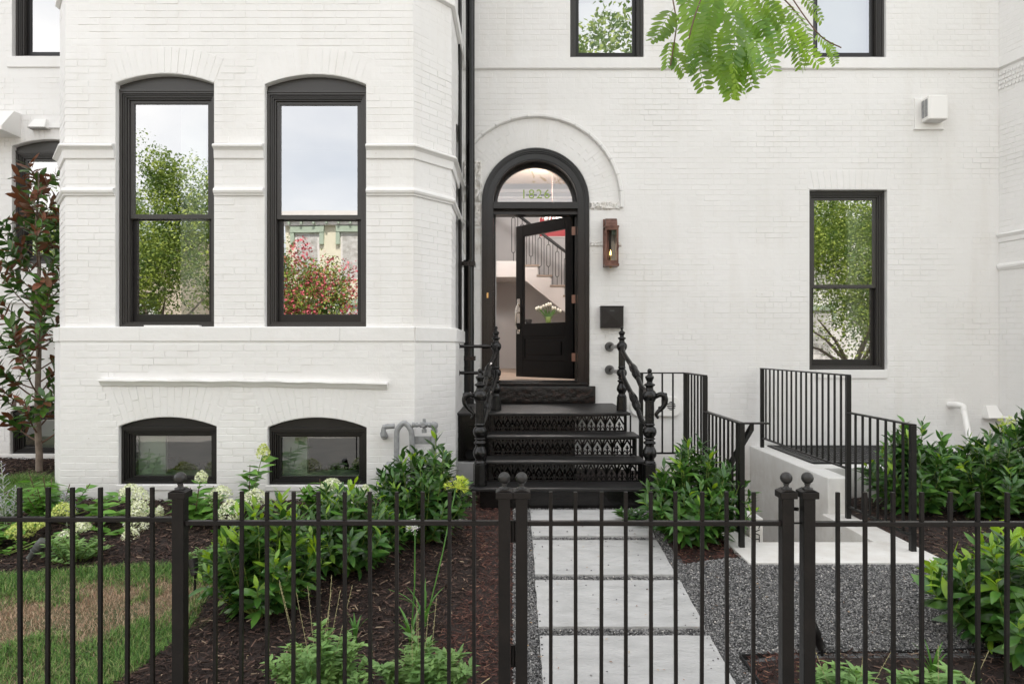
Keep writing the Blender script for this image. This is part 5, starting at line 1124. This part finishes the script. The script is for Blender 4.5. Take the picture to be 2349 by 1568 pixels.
# --- hydrangeas
def hydrangea(label, x, y, h, spread, stems, blooms, seed, ll=.125, lime=False, group='hydrangeas'):
    g = np.random.default_rng(seed); z0 = gz1(x,y); root = thing('hydrangea', label, 'flowering shrub', (x,y,z0), group)
    pos = []; ax = []; nr = []; sc = []; sb = MB(); tips = []
    for s_ in range(stems):
        a = g.uniform(0,6.28); rad = spread*math.sqrt(g.uniform(.05,1)); hh = h*g.uniform(.6,1.0)*(1-.35*rad/spread)
        p0 = np.array([x,y,z0]); p2 = np.array([x+rad*math.cos(a),y+rad*math.sin(a),z0+hh]); p1 = p0*.4+p2*.6; p1[2] = z0+hh*.35
        ts = np.linspace(0,1,7); sb.tube([(1-t)**2*p0+2*t*(1-t)*p1+t*t*p2 for t in ts],.0035,5,cap=False); tips.append(p2)
        n = int(6+hh*16)
        for i in range(n):
            t = .2+.75*i/n; p = (1-t)**2*p0+2*t*(1-t)*p1+t*t*p2; q = g.uniform(0,6.28)
            for sgn in (1,-1): pos.append(p); ax.append([sgn*math.cos(q),sgn*math.sin(q),g.uniform(-.1,.5)]); nr.append([g.normal(0,.25),g.normal(0,.25),1]); sc.append(ll*g.uniform(.7,1.1))
    sb.build('stems','twig',root,fix=False,kind='stuff')
    for bx, by, bz, br, bh in blooms:      # offsets from base; panicles
        br *= 1.15; bh *= 1.15; m_ = MB(); m_.tube(smooth_path([(x,y,z0),(x+bx*.45,y+by*.5,z0+bz*.5),(x+bx,y+by,z0+bz)],5),.0035,5); m_.build('bloom_stem','stemgreen',root)
        for q in range(5): t = .45+.5*q/5; a_ = g.uniform(0,6.28); [ (pos.append([x+bx*t,y+by*t,z0+bz*t]), ax.append([s_*math.cos(a_),s_*math.sin(a_)-.2,.25]), nr.append([g.normal(0,.25),-.3,1]), sc.append(ll*g.uniform(.8,1.15))) for s_ in (1,-1) ]
        vs = []; n = int(240*br/.06)+60
        d_ = g.normal(0,1,(n,3)); d_ /= np.linalg.norm(d_,axis=1,keepdims=True); rr = g.uniform(.82,1.05,n); taper = 1-.35*np.clip(d_[:,2],-1,1)
        c = np.stack([x+bx+d_[:,0]*br*rr*taper, y+by+d_[:,1]*br*rr*taper, z0+bz+d_[:,2]*bh*rr],-1); fr = frames(g.normal(0,1,(n,3))+.001, d_+g.normal(0,.35,(n,3)))
        s_ = .0115*g.uniform(.7,1.2,n)
        pet = np.array([(1,0,.15),(.25,.25,0),(0,1,.15),(-.25,.25,0),(-1,0,.15),(-.25,-.25,0),(0,-1,.15),(.25,-.25,0)])
        V = (c[:,None,:]+np.einsum('nij,kj->nki',fr[:,:,[0,1,2]],pet)*s_[:,None,None]).reshape(-1,3)
        ptmesh('bloom',V,np.arange(n*8).reshape(-1,8),8,'bloomlime' if lime else 'bloom',parent=root)
    place_leaves(root,OVATE,pos,ax,nr,sc,'hydleaf',300,key='O')
    return root
def hb(px,py,y,x0,y0,r=.055,h=.07):   # bloom offset measured on the photograph for a plant standing at x0,y0
    p = P(px,py,y); return (p[0]-x0,y-y0,p[2]-gz1(x0,y0),r,h)
hx,hy = -3.78,5.60; hydrangea('hydrangea with big cream flower heads in front of the left basement window', hx,hy,.50,.34,12,[hb(300,1125,5.75,hx,hy,.075,.05),hb(322,1140,5.6,hx,hy,.06,.07),hb(318,1168,5.5,hx,hy,.07,.05),hb(312,1195,5.4,hx,hy,.075,.08),hb(300,1228,5.3,hx,hy,.055,.06),hb(365,1172,5.6,hx,hy,.03,.04)],21)
hx,hy = -4.05,5.15; hydrangea('hydrangea with pale lime flower heads at the left end of the dark mulch', hx,hy,.30,.28,8,[hb(145,1170,5.3,hx,hy,.07,.055),hb(48,1215,5.1,hx,hy,.08,.05),hb(85,1200,5.1,hx,hy,.05,.035)],22,lime=True)
hx,hy = -3.75,4.98; hydrangea('small fading hydrangea above the lawn edge', hx,hy,.22,.20,7,[hb(152,1232,5.0,hx,hy,.06,.05),hb(188,1205,5.0,hx,hy,.05,.035)],23,ll=.055)
hx,hy = -2.62,5.55; hydrangea('hydrangea with cream heads between the lone fence post and the tall lime stem', hx,hy,.42,.32,11,[hb(508,1128,5.6,hx,hy,.07,.045),hb(528,1170,5.3,hx,hy,.075,.075),hb(585,1140,5.5,hx,hy,.085,.06),hb(478,1150,5.6,hx,hy,.045,.055),hb(462,1092,5.6,hx,hy,.04,.04)],24)
hx,hy = -2.24,5.75; hydrangea('tall single hydrangea stem topped by a lime flower below the right bay window', hx,hy,.62,.06,2,[hb(604,1035,5.75,hx,hy,.045,.06)],25,lime=True,ll=.13)
hx,hy = -1.60,5.75; hydrangea('hydrangea with one cream head under the right basement window', hx,hy,.34,.25,9,[hb(760,1110,5.7,hx,hy,.075,.045),hb(838,1120,5.8,hx,hy,.03,.03)],26)
# --- low leafy plants
def bushy(label, x, y, h, r, n, seed, m='greyleaf', ll=.045, spikes=0, cat='plant', name='leafy_plant', sh=.16, group=None, tpls=None):
    g = np.random.default_rng(seed); z0 = gz1(x,y); root = thing(name, label, cat, (x,y,z0), group); pos=[];ax=[];nr=[];sc=[]; sb = MB()
    for s_ in range(n):
        a = g.uniform(0,6.28); rad = r*math.sqrt(g.uniform(0,1)); hh = h*g.uniform(.6,1)*(1-.5*(rad/r)**2); p0 = np.array([x+rad*.3*math.cos(a),y+rad*.3*math.sin(a),z0]); p2 = np.array([x+rad*math.cos(a),y+rad*math.sin(a),z0+hh])
        sb.tube([p0,(p0+p2)/2+[0,0,hh*.1],p2],.002,4,cap=False); k = int(5+hh/.018)
        for i in range(k):
            t = .2+.8*i/k; p = p0*(1-t)+p2*t+np.array([0,0,hh*.4*t*(1-t)]); q = i*1.57+g.uniform(-.4,.4)
            for sgn in (1,-1): pos.append(p); ax.append([sgn*math.cos(q),sgn*math.sin(q),g.uniform(0,.7)]); nr.append([g.normal(0,.3),g.normal(0,.3),1]); sc.append(ll*g.uniform(.6,1.15))
    for s_ in range(spikes):
        a = g.uniform(0,6.28); rad = r*g.uniform(.1,.9); p0 = np.array([x+rad*.5*math.cos(a),y+rad*.5*math.sin(a),z0+h*.4]); L2 = h+sh*g.uniform(.7,1.3); p2 = np.array([x+rad*1.2*math.cos(a)+g.normal(0,.03),y+rad*math.sin(a),z0+L2])
        m_ = MB(); m_.tube([p0,(p0+p2)/2,p2],.0010,4)
        for i in range(16):
            t = .4+.6*i/16; p = p0*(1-t)+p2*t
            for q in range(2 if i%2 else 0): b = p+g.normal(0,.0022,3); m_.add([b,b+[.0035,0,.001],b+[.001,.002,.004]],[(0,1,2)])
        m_.build('seed_spike','seedspike',root,fix=False)
    sb.build('stems','stemgreen',root,fix=False,kind='stuff'); place_leaves(root,tpls or SMALL,pos,ax,nr,sc,m,300,key='S'+name)
    return root
bushy('catmint with dry seed spikes at the bottom, behind the fence left of the tan rock', -.93,3.24,.40,.25,46,41,spikes=9,sh=.14,ll=.058,group='catmints')
bushy('catmint with dry seed spikes at the bottom, next left of the gate post', -.44,3.22,.34,.26,44,42,spikes=6,sh=.10,ll=.066,group='catmints')
bushy('catmint right of the gate at the bottom of the picture', 1.50,3.10,.24,.24,34,43,spikes=4,ll=.07,sh=.1,group='catmints')
bushy('catmint at the bottom right, left of the nearest laurel', 1.92,3.05,.27,.26,38,44,spikes=3,ll=.07,sh=.1,group='catmints')
bushy('low grey green plant below the cream hydrangea, left of the lone post', -3.13,4.86,.22,.25,34,45,ll=.05)
bushy('low grey green plant just right of the lone fence post, behind the bright laurel', -2.10,4.60,.26,.16,20,46,ll=.045)
bushy('leafy foliage clump between the steps and the rounded laurel', .98,5.60,.16,.14,8,47,m='laurel',ll=.08,tpls=LAUREL)
# fallen long stems
for (pts,lab) in (([(-.62,3.45),(-.50,3.25),(-.30,3.15),(-.12,3.30)],'thin trailing stem with tiny seeds lying on the mulch near the gate post'),):
    rt = thing('trailing_stem',lab,'plant',(-.4,3.3,gz1(-.4,3.3))); m_ = MB(); m_.tube(smooth_path([(a,b,gz1(a,b)+.03+.02*i) for i,(a,b) in enumerate(pts)],8),.0025,5); m_.build('stem','seedspike',rt)
# Russian sage
def sage(label,x,y,h,seed,n=5):
    g = np.random.default_rng(seed); z0 = gz1(x,y); root = thing('sage_plant',label,'plant',(x,y,z0),'silvery sages')
    for s_ in range(n):
        hh = h*g.uniform(.6,1) if s_ else h; tip = np.array([x+g.normal(0,.05),y+g.normal(0,.05),z0+hh]); p0 = np.array([x+g.normal(0,.03),y,z0]); m_ = MB(); m_.tube([p0,(p0+tip)/2,tip],.0028,5); f_ = MB()
        for i in range(24):
            t = .35+.65*i/24; p = p0*(1-t)+tip*t; ln = .10*(1-t)+.012; a = i*2.4+g.uniform(-.3,.3); e = p+np.array([math.cos(a)*ln,math.sin(a)*ln,ln*.7]); m_.tube([p,e],.0012,4,cap=False)
            for q in range(9): b = p+(e-p)*(q+1)/9+g.normal(0,.002,3); f_.add([b,b+[.006,0,.001],b+[.002,.004,.006]],[(0,1,2)])
        m_.build('stem','sage',root,fix=False); f_.build('flower_spike','sageflower',root,fix=False)
    return root
sage('tall silvery sage at the far left edge in front of the back lawn', -3.95,5.32,.60,51,3); sage('short silvery sage right of the tall one, in front of the back lawn', -3.60,5.5,.28,52,2)
bushy('pale feathery foliage at the foot of the silvery sages', -3.98,5.1,.2,.22,16,53,m='greyleaf',ll=.05)
# strap leaved agapanthus
def strap(label,x,y,nl,L_,seed,stalks=(),lf='strap',w_=.018,cat='flower'):
    g = np.random.default_rng(seed); z0 = gz1(x,y); root = thing('agapanthus',label,cat,(x,y,z0))
    for i in range(nl):
        a = g.uniform(0,6.28); ln = L_*g.uniform(.6,1.1); m_ = MB(); n = 7; vs=[];fs=[]; sd_ = np.array([-math.sin(a),math.cos(a),0]); reach = g.uniform(.15,.75)
        for k in range(n+1):
            t = k/n; c = np.array([x+math.cos(a)*ln*reach*t*t, y+math.sin(a)*ln*reach*t*t, z0+ln*(t-.35*reach*t*t*t)]); ww = w_/2*(1-t**3)+.0005; vs += [c-sd_*ww, c+[0,0,-.002], c+sd_*ww]
        for k in range(n): b = k*3; fs += [(b,b+1,b+4,b+3),(b+1,b+2,b+5,b+4)]
        m_.add(vs,fs,True); m_.build('leaf',lf,root,fix=False)
    for (tx,ty,tz,m2,rad,cnt) in stalks:
        p0 = Vector((x,y,z0)); tp = Vector((tx,ty,tz)); m_ = MB(); m_.tube([p0,(p0+tp)/2+Vector((.01,0,.01)),tp],.0042,6); m_.build('stalk','strap',root,fix=False); f_ = MB()
        for q in range(cnt):
            d_ = Vector(g.normal(0,1,3)); d_.z = abs(d_.z)*.9-.25; d_.normalize(); e = tp+d_*rad*g.uniform(.75,1.1); f_.tube([tp,e],.0012,4,cap=False)
            s1 = d_.cross(Vector((0,0,1))).normalized() if abs(d_.z) < .99 else Vector((1,0,0)); s2 = d_.cross(s1)
            for j in range(5): aa = j*1.257; o_ = (s1*math.cos(aa)+s2*math.sin(aa)); f_.add([e,e+d_*.016+o_*.009+s1*.003,e+d_*.024+o_*.012,e+d_*.016+o_*.009-s1*.003],[(0,1,2,3)])
        f_.build('flower_head',m2,root,fix=False)
    return root
p1 = P(952,1213,3.75); p2 = P(1046,1118,4.05)
strap('agapanthus with a small white flower head behind the fence', (942-CX)*3.75/F,3.75,9,.24,61,[(p1[0],3.75,p1[2]-.0,'white_flower',.035,16)])
strap('agapanthus with a leaning stalk and a lime green seed head', (975-CX)*3.95/F,3.9,9,.30,62,[(p2[0],4.05,p2[2],'limeflower',.06,34)])
strap('short strap leaved plant in the dark mulch, right of the bright laurel', (810-CX)*3.7/F,3.75,6,.20,63)
strap('short strap leaved plant at the bottom right in front of the gravel', (2140-CX)*3.35/F,3.35,12,.22,64)
p3 = P(2283,985,6.0); strap('agapanthus seed head sticking up above the back right laurels', 4.30,6.15,6,.3,65,[(4.42,6.15,.72,'limeflower',.07,22)])
# --- magnolia at the left
def magnolia():
    x, y = (88-CX)*7.2/F, 7.2; z0 = gz1(x,y); root = thing('magnolia_tree','young magnolia with dark green and bronze leaves at the left edge','tree',(x,y,z0)); g = np.random.default_rng(71)
    top = np.array(P(86,395,7.2)); p0 = np.array([x,y,z0-.02]); n = 16; pts = [p0+(top-p0)*i/n+np.array([.012*math.sin(i*1.3),.01*math.cos(i*1.7),0]) for i in range(n+1)]
    m_ = MB(); m_.tube(pts,[.030*(1-i/n)**.8+.006 for i in range(n+1)],10); m_.build('trunk','bark',root,fix=False)
    pos=[];ax=[];nr=[];sc=[];red=[]; H = top[2]-z0
    for i in range(58):
        t = .10+.88*(i/58)+g.uniform(-.01,.01); b = p0+(top-p0)*t; a = i*2.4+g.uniform(-.5,.5); ln = (.70*(1-t)**.5+.08)*g.uniform(.7,1.15)
        e = b+np.array([math.cos(a)*ln*.8,math.sin(a)*ln*.55,ln*g.uniform(.45,.95)]); mid = (b+e)/2+np.array([math.cos(a)*ln*.12,math.sin(a)*ln*.1,-ln*.08])
        pp = [(1-s)**2*b+2*s*(1-s)*mid+s*s*e for s in np.linspace(0,1,6)]; m_ = MB(); m_.tube(pp,[.009*(1-t*.6)*(1-.6*s)+.001 for s in np.linspace(0,1,6)],6,cap=False); m_.build('branch','twig',root,fix=False)
        k = int(8+ln*29)
        for j in range(k):
            s = .25+.75*(j+1)/k; p = (1-s)**2*b+2*s*(1-s)*mid+s*s*e; q = j*2.4+g.uniform(-.4,.4); tg = e-b; tg /= np.linalg.norm(tg); e1 = np.cross(tg,[0,0,1]); e1 /= np.linalg.norm(e1)+1e-6; e2 = np.cross(tg,e1)
            a_ = e1*math.cos(q)+e2*math.sin(q)+tg*g.uniform(.3,1.0); pos.append(p); ax.append(a_); nr.append(tg+g.normal(0,.35,3)+[0,0,.4]); sc.append(.138*g.uniform(.65,1.15)); red.append(g.uniform() < (.30+.35*max(0,t-.6)+(.2 if t>.8 else 0)))
    pos,ax,nr,sc,red = map(np.array,(pos,ax,nr,sc,red)); place_leaves(root,MAGN,pos[~red],ax[~red],nr[~red],sc[~red],'magnolia',170,key='M',stuff='leaves'); place_leaves(root,MAGN,pos[red],ax[red],nr[red],sc[red],'magred',130,key='M',stuff='bronze_leaves')
magnolia()
# --- small things on the ground
sp = thing('garden_spotlight','dark grey garden spotlight tilted up at the edge of the lawn','spotlight',(P(72,1305,4.85)[0],4.85,gz1(-3.4,4.85)))
b = Vector(P(66,1308,4.86)); m_ = MB(); d_ = Vector((.10,.03,.13)).normalized(); b.z = gz1(b.x,b.y)+.03
m_.tube([b,b+d_*.05,b+d_*.052,b+d_*.09,b+d_*.092,b+d_*.155],[.020,.024,.030,.033,.037,.037],18); m_.build('lamp_body','lampgrey',sp,fix=False)
for k in range(3): m_ = MB(); q = b+d_*(.06+.03*k); m_.tube([q,q+d_*.004],[.036+.002*k,.036+.002*k],18); m_.build('fin','lampgrey',sp)
m_ = MB(); m_.tube([b-Vector((0,0,.05)),b+d_*.01],.009,8); m_.build('stake','lampgrey',sp)
sp2 = thing('garden_spotlight','black garden spotlight behind the right hand gate post','spotlight',(P(1880,1480,3.6)[0],3.6,-.22)); b = Vector(P(1886,1498,3.6)); b.z = gz1(b.x,3.6)+.03; m_ = MB(); d_ = Vector((-.05,.05,.12)).normalized(); m_.tube([b,b+d_*.06,b+d_*.062,b+d_*.13],[.022,.026,.033,.036],18); m_.build('lamp_body','bronze2',sp2,fix=False); m_ = MB(); m_.tube([b-Vector((0,0,.06)),b],.008,8); m_.build('stake','bronze2',sp2)
sp3 = thing('garden_spotlight','small black spotlight hidden beside the lone fence post','spotlight',(P(446,1310,4.3)[0],4.3,-.15)); b = Vector(P(447,1318,4.3)); m_ = MB(); m_.tube([b,b+Vector((-.03,.03,.09))],[.022,.034],16); m_.build('lamp_body','bronze2',sp3,fix=False); m_ = MB(); m_.tube([b-Vector((0,0,.1)),b],.008,8); m_.build('stake','bronze2',sp3)
rk = MB(); g = np.random.default_rng(3); c = P(683,1462,3.62); rk.sphere((c[0],3.62,gz1(c[0],3.62)+.012),.034,12,.6); me = rk.mesh('tan_rock',(c[0],3.62,gz1(c[0],3.62)))
for v in me.vertices: v.co *= 1+g.normal(0,.05)
put('rock',me,'rock',loc=(c[0],3.62,gz1(c[0],3.62)),label='small tan rock in the dark mulch, behind the catmint',cat='rock')
for a,b in (((1.205,3.60),(2.4,3.63)),((1.205,3.60),(1.30,2.8)),((1.17,4.80),(1.60,4.79)),((1.17,4.80),(1.15,5.9))):
    pass
ed = thing('bed_edging','thin black edging strip round the front right planting bed','edging',(1.7,3.6,-.2)); m_ = MB()
for a,b in (((1.205,3.62),(2.9,3.64)),((1.20,3.62),(1.27,2.75))):
    f = Face(a[0],a[1],b[0]-a[0],b[1]-a[1]); l = math.dist(a,b); za, zb_ = gz1(*a), gz1(*b); vs = [f.p(0,za-.03,0),f.p(l,zb_-.03,0),f.p(l,zb_-.03,.008),f.p(0,za-.03,.008),f.p(0,za+.024,0),f.p(l,zb_+.024,0),f.p(l,zb_+.024,.008),f.p(0,za+.024,.008)]
    m_.add(vs,[(0,3,2,1),(4,5,6,7),(0,1,5,4),(1,2,6,5),(2,3,7,6),(3,0,4,7)])
m_.build('edging_strip','dark',ed)
# ================================================================ STREET SIDE (seen in the panes, source of bounced light)
def crown(root,name,c,rad,n,size,m,seed,lump=9):
    g = np.random.default_rng(seed); cl = g.normal(0,1,(lump,3)); cl /= np.linalg.norm(cl,axis=1,keepdims=True); cl = cl*np.array(rad)*.85*g.uniform(.35,1,(lump,1))
    k = g.integers(0,lump,n); d_ = g.normal(0,1,(n,3)); d_ /= np.linalg.norm(d_,axis=1,keepdims=True); p = cl[k]+d_*np.array(rad)*(.20+.12*(k[:,None]%3))*g.uniform(.6,1.05,(n,1))+np.array(c)
    A = frames(g.normal(0,1,(n,3)), d_+np.array([0,0,.5])+g.normal(0,.5,(n,3))); s_ = size*g.uniform(.6,1.2,n); tp = np.array([(-.5,0,0),(0,-.28,.04),(.5,0,0),(0,.28,.04)])
    V = np.einsum('nij,kj->nki',A,tp)*s_[:,None,None]+p[:,None,:]; return ptmesh(name,V.reshape(-1,3),np.arange(n*4).reshape(-1,4),4,m,parent=root)
def trunk(root,x,y,z0,h,r,cr_,seed,nm='trunk'):
    g = random.Random(seed); m_ = MB(); m_.tube([(x,y,z0),(x+.05,y,z0+h*.5),(x-.03,y+.04,z0+h)],[r*1.3,r,r*.8],12); m_.build(nm,'bark',root,fix=False)
    for i in range(7):
        a = i*.9+g.uniform(-.3,.3); m_ = MB(); b = Vector((x,y,z0+h*(.7+.3*i/7))); e = Vector((x+math.cos(a)*cr_*.6,y+math.sin(a)*cr_*.6,z0+h+cr_*g.uniform(.2,.9))); m_.tube([b,(b+e)/2+Vector((0,0,.2)),e],[r*.45,r*.3,r*.1],7); m_.build('limb','bark',root,fix=False)
def stree(label,x,y,h,rad,seed,n=9000,size=.16,m='streetleaf'):
    root = thing('street_tree',label,'tree',(x,y,-.4),'street trees'); trunk(root,x,y,-.4,h-rad[2]*.8,.16,rad[0],seed); crown(root,'crown',(x,y,h),rad,n,size,m,seed,46); return root
stree('street tree mirrored in the left bay window', -10.6,-7.5,4.4,(2.4,2.6,2.9),81,30000,.10)
stree('third street tree mirrored low in the left bay window', -12.6,-5.5,2.6,(2.4,2.2,2.4),88,26000,.10)
stree('second street tree mirrored at the left of the left bay window', -14.3,-8.0,4.6,(2.6,2.6,2.9),82,26000,.10)
stree('street tree mirrored in the right front window', 11.6,-7.0,4.6,(3.6,3.0,4.2),83,42000,.11)
stree('second street tree mirrored in the right front window', 16.5,-9.5,5.5,(3.4,3.0,3.6),84,16000)
loc = thing('honey_locust','street tree whose leafy branch hangs into the top of the picture','tree',(3.4,-1.6,-.34)); trunk(loc,3.4,-1.6,-.34,6.6,.17,2.6,85); crown(loc,'crown',(3.2,-2.4,9.0),(3.6,2.8,3.0),9000,.17,'streetleaf',85,24)
cm = thing('crape_myrtle','pink flowering crape myrtle mirrored in the right bay window','flowering tree',(-5.55,-5.6,-.5)); trunk(cm,-5.55,-5.6,-.5,1.4,.07,1.0,86); crown(cm,'crown',(-5.45,-5.6,2.3),(1.45,1.2,2.1),11000,.09,'streetleaf',86,34); crown(cm,'blossom',(-5.45,-5.7,2.4),(1.6,1.3,2.2),5600,.10,'pink',87,40)
# the limb reaching over the pavement and its drooping compound leaves
lb = smooth_path([(3.4,-1.6,4.6),(2.4,-.2,4.7),(1.5,1.2,3.9),(1.05,1.9,3.05),(.80,2.15,2.75)],8); m_ = MB(); m_.tube(lb,[.05*(1-i/len(lb))+.005 for i in range(len(lb))],8); m_.build('limb','bark',loc,fix=False)
def frond_mesh(n,L_,ll,lw,seed):
    g = np.random.default_rng(seed); vs=[];fs=[]; pts = [np.array([L_*t,0,-.16*L_*t*t]) for t in np.linspace(0,1,n+1)]
    def quadleaf(b,a_,up,l,w_):
        a_ = a_/np.linalg.norm(a_); s_ = np.cross(up,a_); s_ /= np.linalg.norm(s_); k = len(vs); u = np.cross(a_,s_)
        for t,ww in ((0,.15),(.35,1),(.75,.85),(1,.1)):
            c = b+a_*l*t-u*.06*l*t*t; vs.extend([tuple(c-s_*w_/2*ww),tuple(c+s_*w_/2*ww)])
        for i in range(3): fs.append((k+2*i,k+2*i+1,k+2*i+3,k+2*i+2))
    for i in range(1,n+1):
        p = pts[i]; s_ = .75+.25*math.sin(math.pi*i/n)
        for sg in (1,-1): quadleaf(p,np.array([.38+g.uniform(-.1,.1),sg,g.uniform(-.35,-.02)]),np.array([0,0,1.]),ll*s_*g.uniform(.88,1.08),lw)
    for i in range(n):
        k = len(vs); a,b = pts[i],pts[i+1]; vs.extend([tuple(a+[0,.0008,0]),tuple(a-[0,.0008,0]),tuple(b-[0,.0008,0]),tuple(b+[0,.0008,0])]); fs.append((k,k+1,k+2,k+3))
    me = bpy.data.meshes.new('compound_leaf'); me.from_pydata(vs,[],fs); me.materials.append(M['locust']); me.update(); return me
FR = [frond_mesh(11,.150,.040,.0125,1),frond_mesh(9,.125,.036,.012,2),frond_mesh(13,.165,.034,.011,3),frond_mesh(7,.10,.046,.016,4)]
rl = rootloc(loc); g = random.Random(9)
def put_frond(px,py,y,dirx,dirz,var,s_=1.0,roll=0,diry=-.1):
    o = bpy.data.objects.new('compound_leaf',FR[var]); COL.objects.link(o); o.parent = loc; p = Vector(P(px,py,y)); ax = Vector((dirx,diry,dirz)).normalized(); nrm = Vector((math.sin(roll),-math.cos(roll),.35)); sd_ = nrm.cross(ax).normalized(); up = ax.cross(sd_)
    o.matrix_basis = Matrix.Translation(p-rl) @ Matrix((ax,sd_,up)).transposed().to_4x4() @ Matrix.Scale(s_,4)
# twigs run from the limb end; fronds hang from them
tw = [[(1560,-60,2.12),(1552,60,2.1),(1538,150,2.08)],[(1650,-80,2.15),(1660,40,2.12),(1685,140,2.1)],[(1700,-80,2.16),(1800,0,2.15),(1850,60,2.15)],[(1640,-60,2.05),(1600,20,2.0),(1580,90,2.0)],[(1780,-70,2.3),(1870,70,2.3),(1930,110,2.3)]]
end = Vector((.80,2.15,2.75))
for t_ in tw:
    pts = [end]+[Vector(P(*q)) for q in t_]; m_ = MB(); m_.tube(smooth_path(pts,6),.0022,5); m_.build('twig','twig',loc,fix=False)
fronds = [(1545,20,2.1,-.55,-.8,3,1.0),(1548,60,2.1,-.85,-.35,3,.8),(1540,90,2.1,-.3,-.9,3,.8),(1545,120,2.08,.3,-.8,3,.7),
 (1600,0,2.0,.1,-1,0,1.05),(1615,40,2.02,.25,-1,2,1.0),(1640,20,2.05,-.15,-1,0,1.1),(1660,60,2.08,.1,-1,2,1.1),(1680,110,2.1,.05,-1,0,.95),(1690,120,2.1,.35,-1,1,.95),(1700,60,2.1,.3,-1,2,1.0),(1620,-40,2.05,.6,-.7,0,1.1),(1660,-30,2.1,.5,-.8,2,1.0),
 (1700,-20,2.12,.35,-1,0,1.0),(1730,-20,2.13,.6,-.8,1,1.0),(1760,10,2.15,.4,-.8,0,1.0),(1790,40,2.15,.15,-1,1,.95),(1820,70,2.15,.02,-1,1,.95),(1850,70,2.15,-.0,-1,1,.95),(1800,10,2.15,.5,-.7,0,.9),
 (1590,80,2.0,.15,-1,0,1.0),(1610,90,2.0,.4,-1,2,.9),(1650,130,2.1,.15,-1,1,1.0),(1700,140,2.1,.1,-1,1,.85),(1720,80,2.1,.2,-1,0,.9),(1740,40,2.12,.3,-1,1,1.0),(1870,75,2.3,.6,-.5,1,.75),(1900,95,2.3,.5,-.8,1,.6),(1640,-20,1.98,-.3,-1,2,1.0),(1680,20,2.0,-.1,-1,0,1.1),(1580,-30,2.05,.0,-1,0,1.2),(1560,-20,2.1,.5,-1,2,1.0),(1710,100,2.1,-.1,-1,2,.9),(1760,-30,2.15,.2,-1,1,.9),(1840,-10,2.2,.6,-.6,1,.8)]
for q in fronds: put_frond(q[0],q[1],q[2],q[3]+g.uniform(-.1,.1),q[4],q[5],q[6],g.uniform(-.9,.9),g.uniform(-.35,.2))
for k in range(14):
    q = g.choice(fronds[6:27]); put_frond(q[0]+g.uniform(-25,25),q[1]+g.uniform(-45,15),q[2]+g.uniform(-.12,.15),q[3]+g.uniform(-.5,.5),q[4],g.choice([0,1,2,3]),q[6]*g.uniform(.75,1.1),g.uniform(-1.5,1.5),g.uniform(-.8,.6))
# opposite houses
def ohouse(label,x0,x1,h,m,trim,y=-16.0,win=3):
    root = thing('opposite_house',label,'house',((x0+x1)/2,y,-.34)); m_ = MB(); m_.box(x0,x1,y-9,y,-.4,h); m_.build('wall',m,root)
    m_ = MB(); m_.box(x0-.1,x1+.1,y,y+.35,h-.30,h+.02); m_.box(x0,x1,y,y+.18,h-.52,h-.302); m_.build('cornice','hallwhite' if m=='yellowhouse' else trim,root)
    m_ = MB(); n = int((x1-x0)/.5)
    for i in range(n): m_.box(x0+.2+i*.5,x0+.28+i*.5,y+.182,y+.30,h-.48,h-.36)
    m_.build('bracket_row',trim,root)
    for r_ in range(2):
        for i in range(win):
            c = x0+(x1-x0)*(i+.5)/win; z = 1.2+3.1*r_
            m_ = MB(); m_.box(c-.5,c+.5,y+.001,y+.03,z,z+2.0); w_ = m_.build('window','hallwhite',root)
            m_ = MB(); m_.box(c-.42,c+.42,y+.031,y+.04,z+.08,z+1.92); m_.build('pane','paintgrey',w_); m_ = MB(); m_.box(c-.68,c+.68,y+.001,y+.16,z+2.0,z+2.25); m_.box(c-.68,c-.52,y+.001,y+.14,z+1.5,z+1.998); m_.box(c+.52,c+.68,y+.001,y+.14,z+1.5,z+1.998); m_.build('window_hood',trim,w_)
ohouse('pale yellow row house with sage green window hoods mirrored in the right bay window', -9.6,-2.2,7.1,'yellowhouse','greentrim',win=4)
ohouse('red brick row house across the street', -2.1,4.4,7.6,'redbrick','hallwhite'); ohouse('tan row house across the street', 4.5,11,7.2,'tanhouse','greentrim'); ohouse('white row house across the street behind the trees', 11.1,18,7.4,'hallwhite','greentrim')
ohouse('tan row house across the street behind the left trees', -24,-14,6.2,'tanhouse','greentrim')
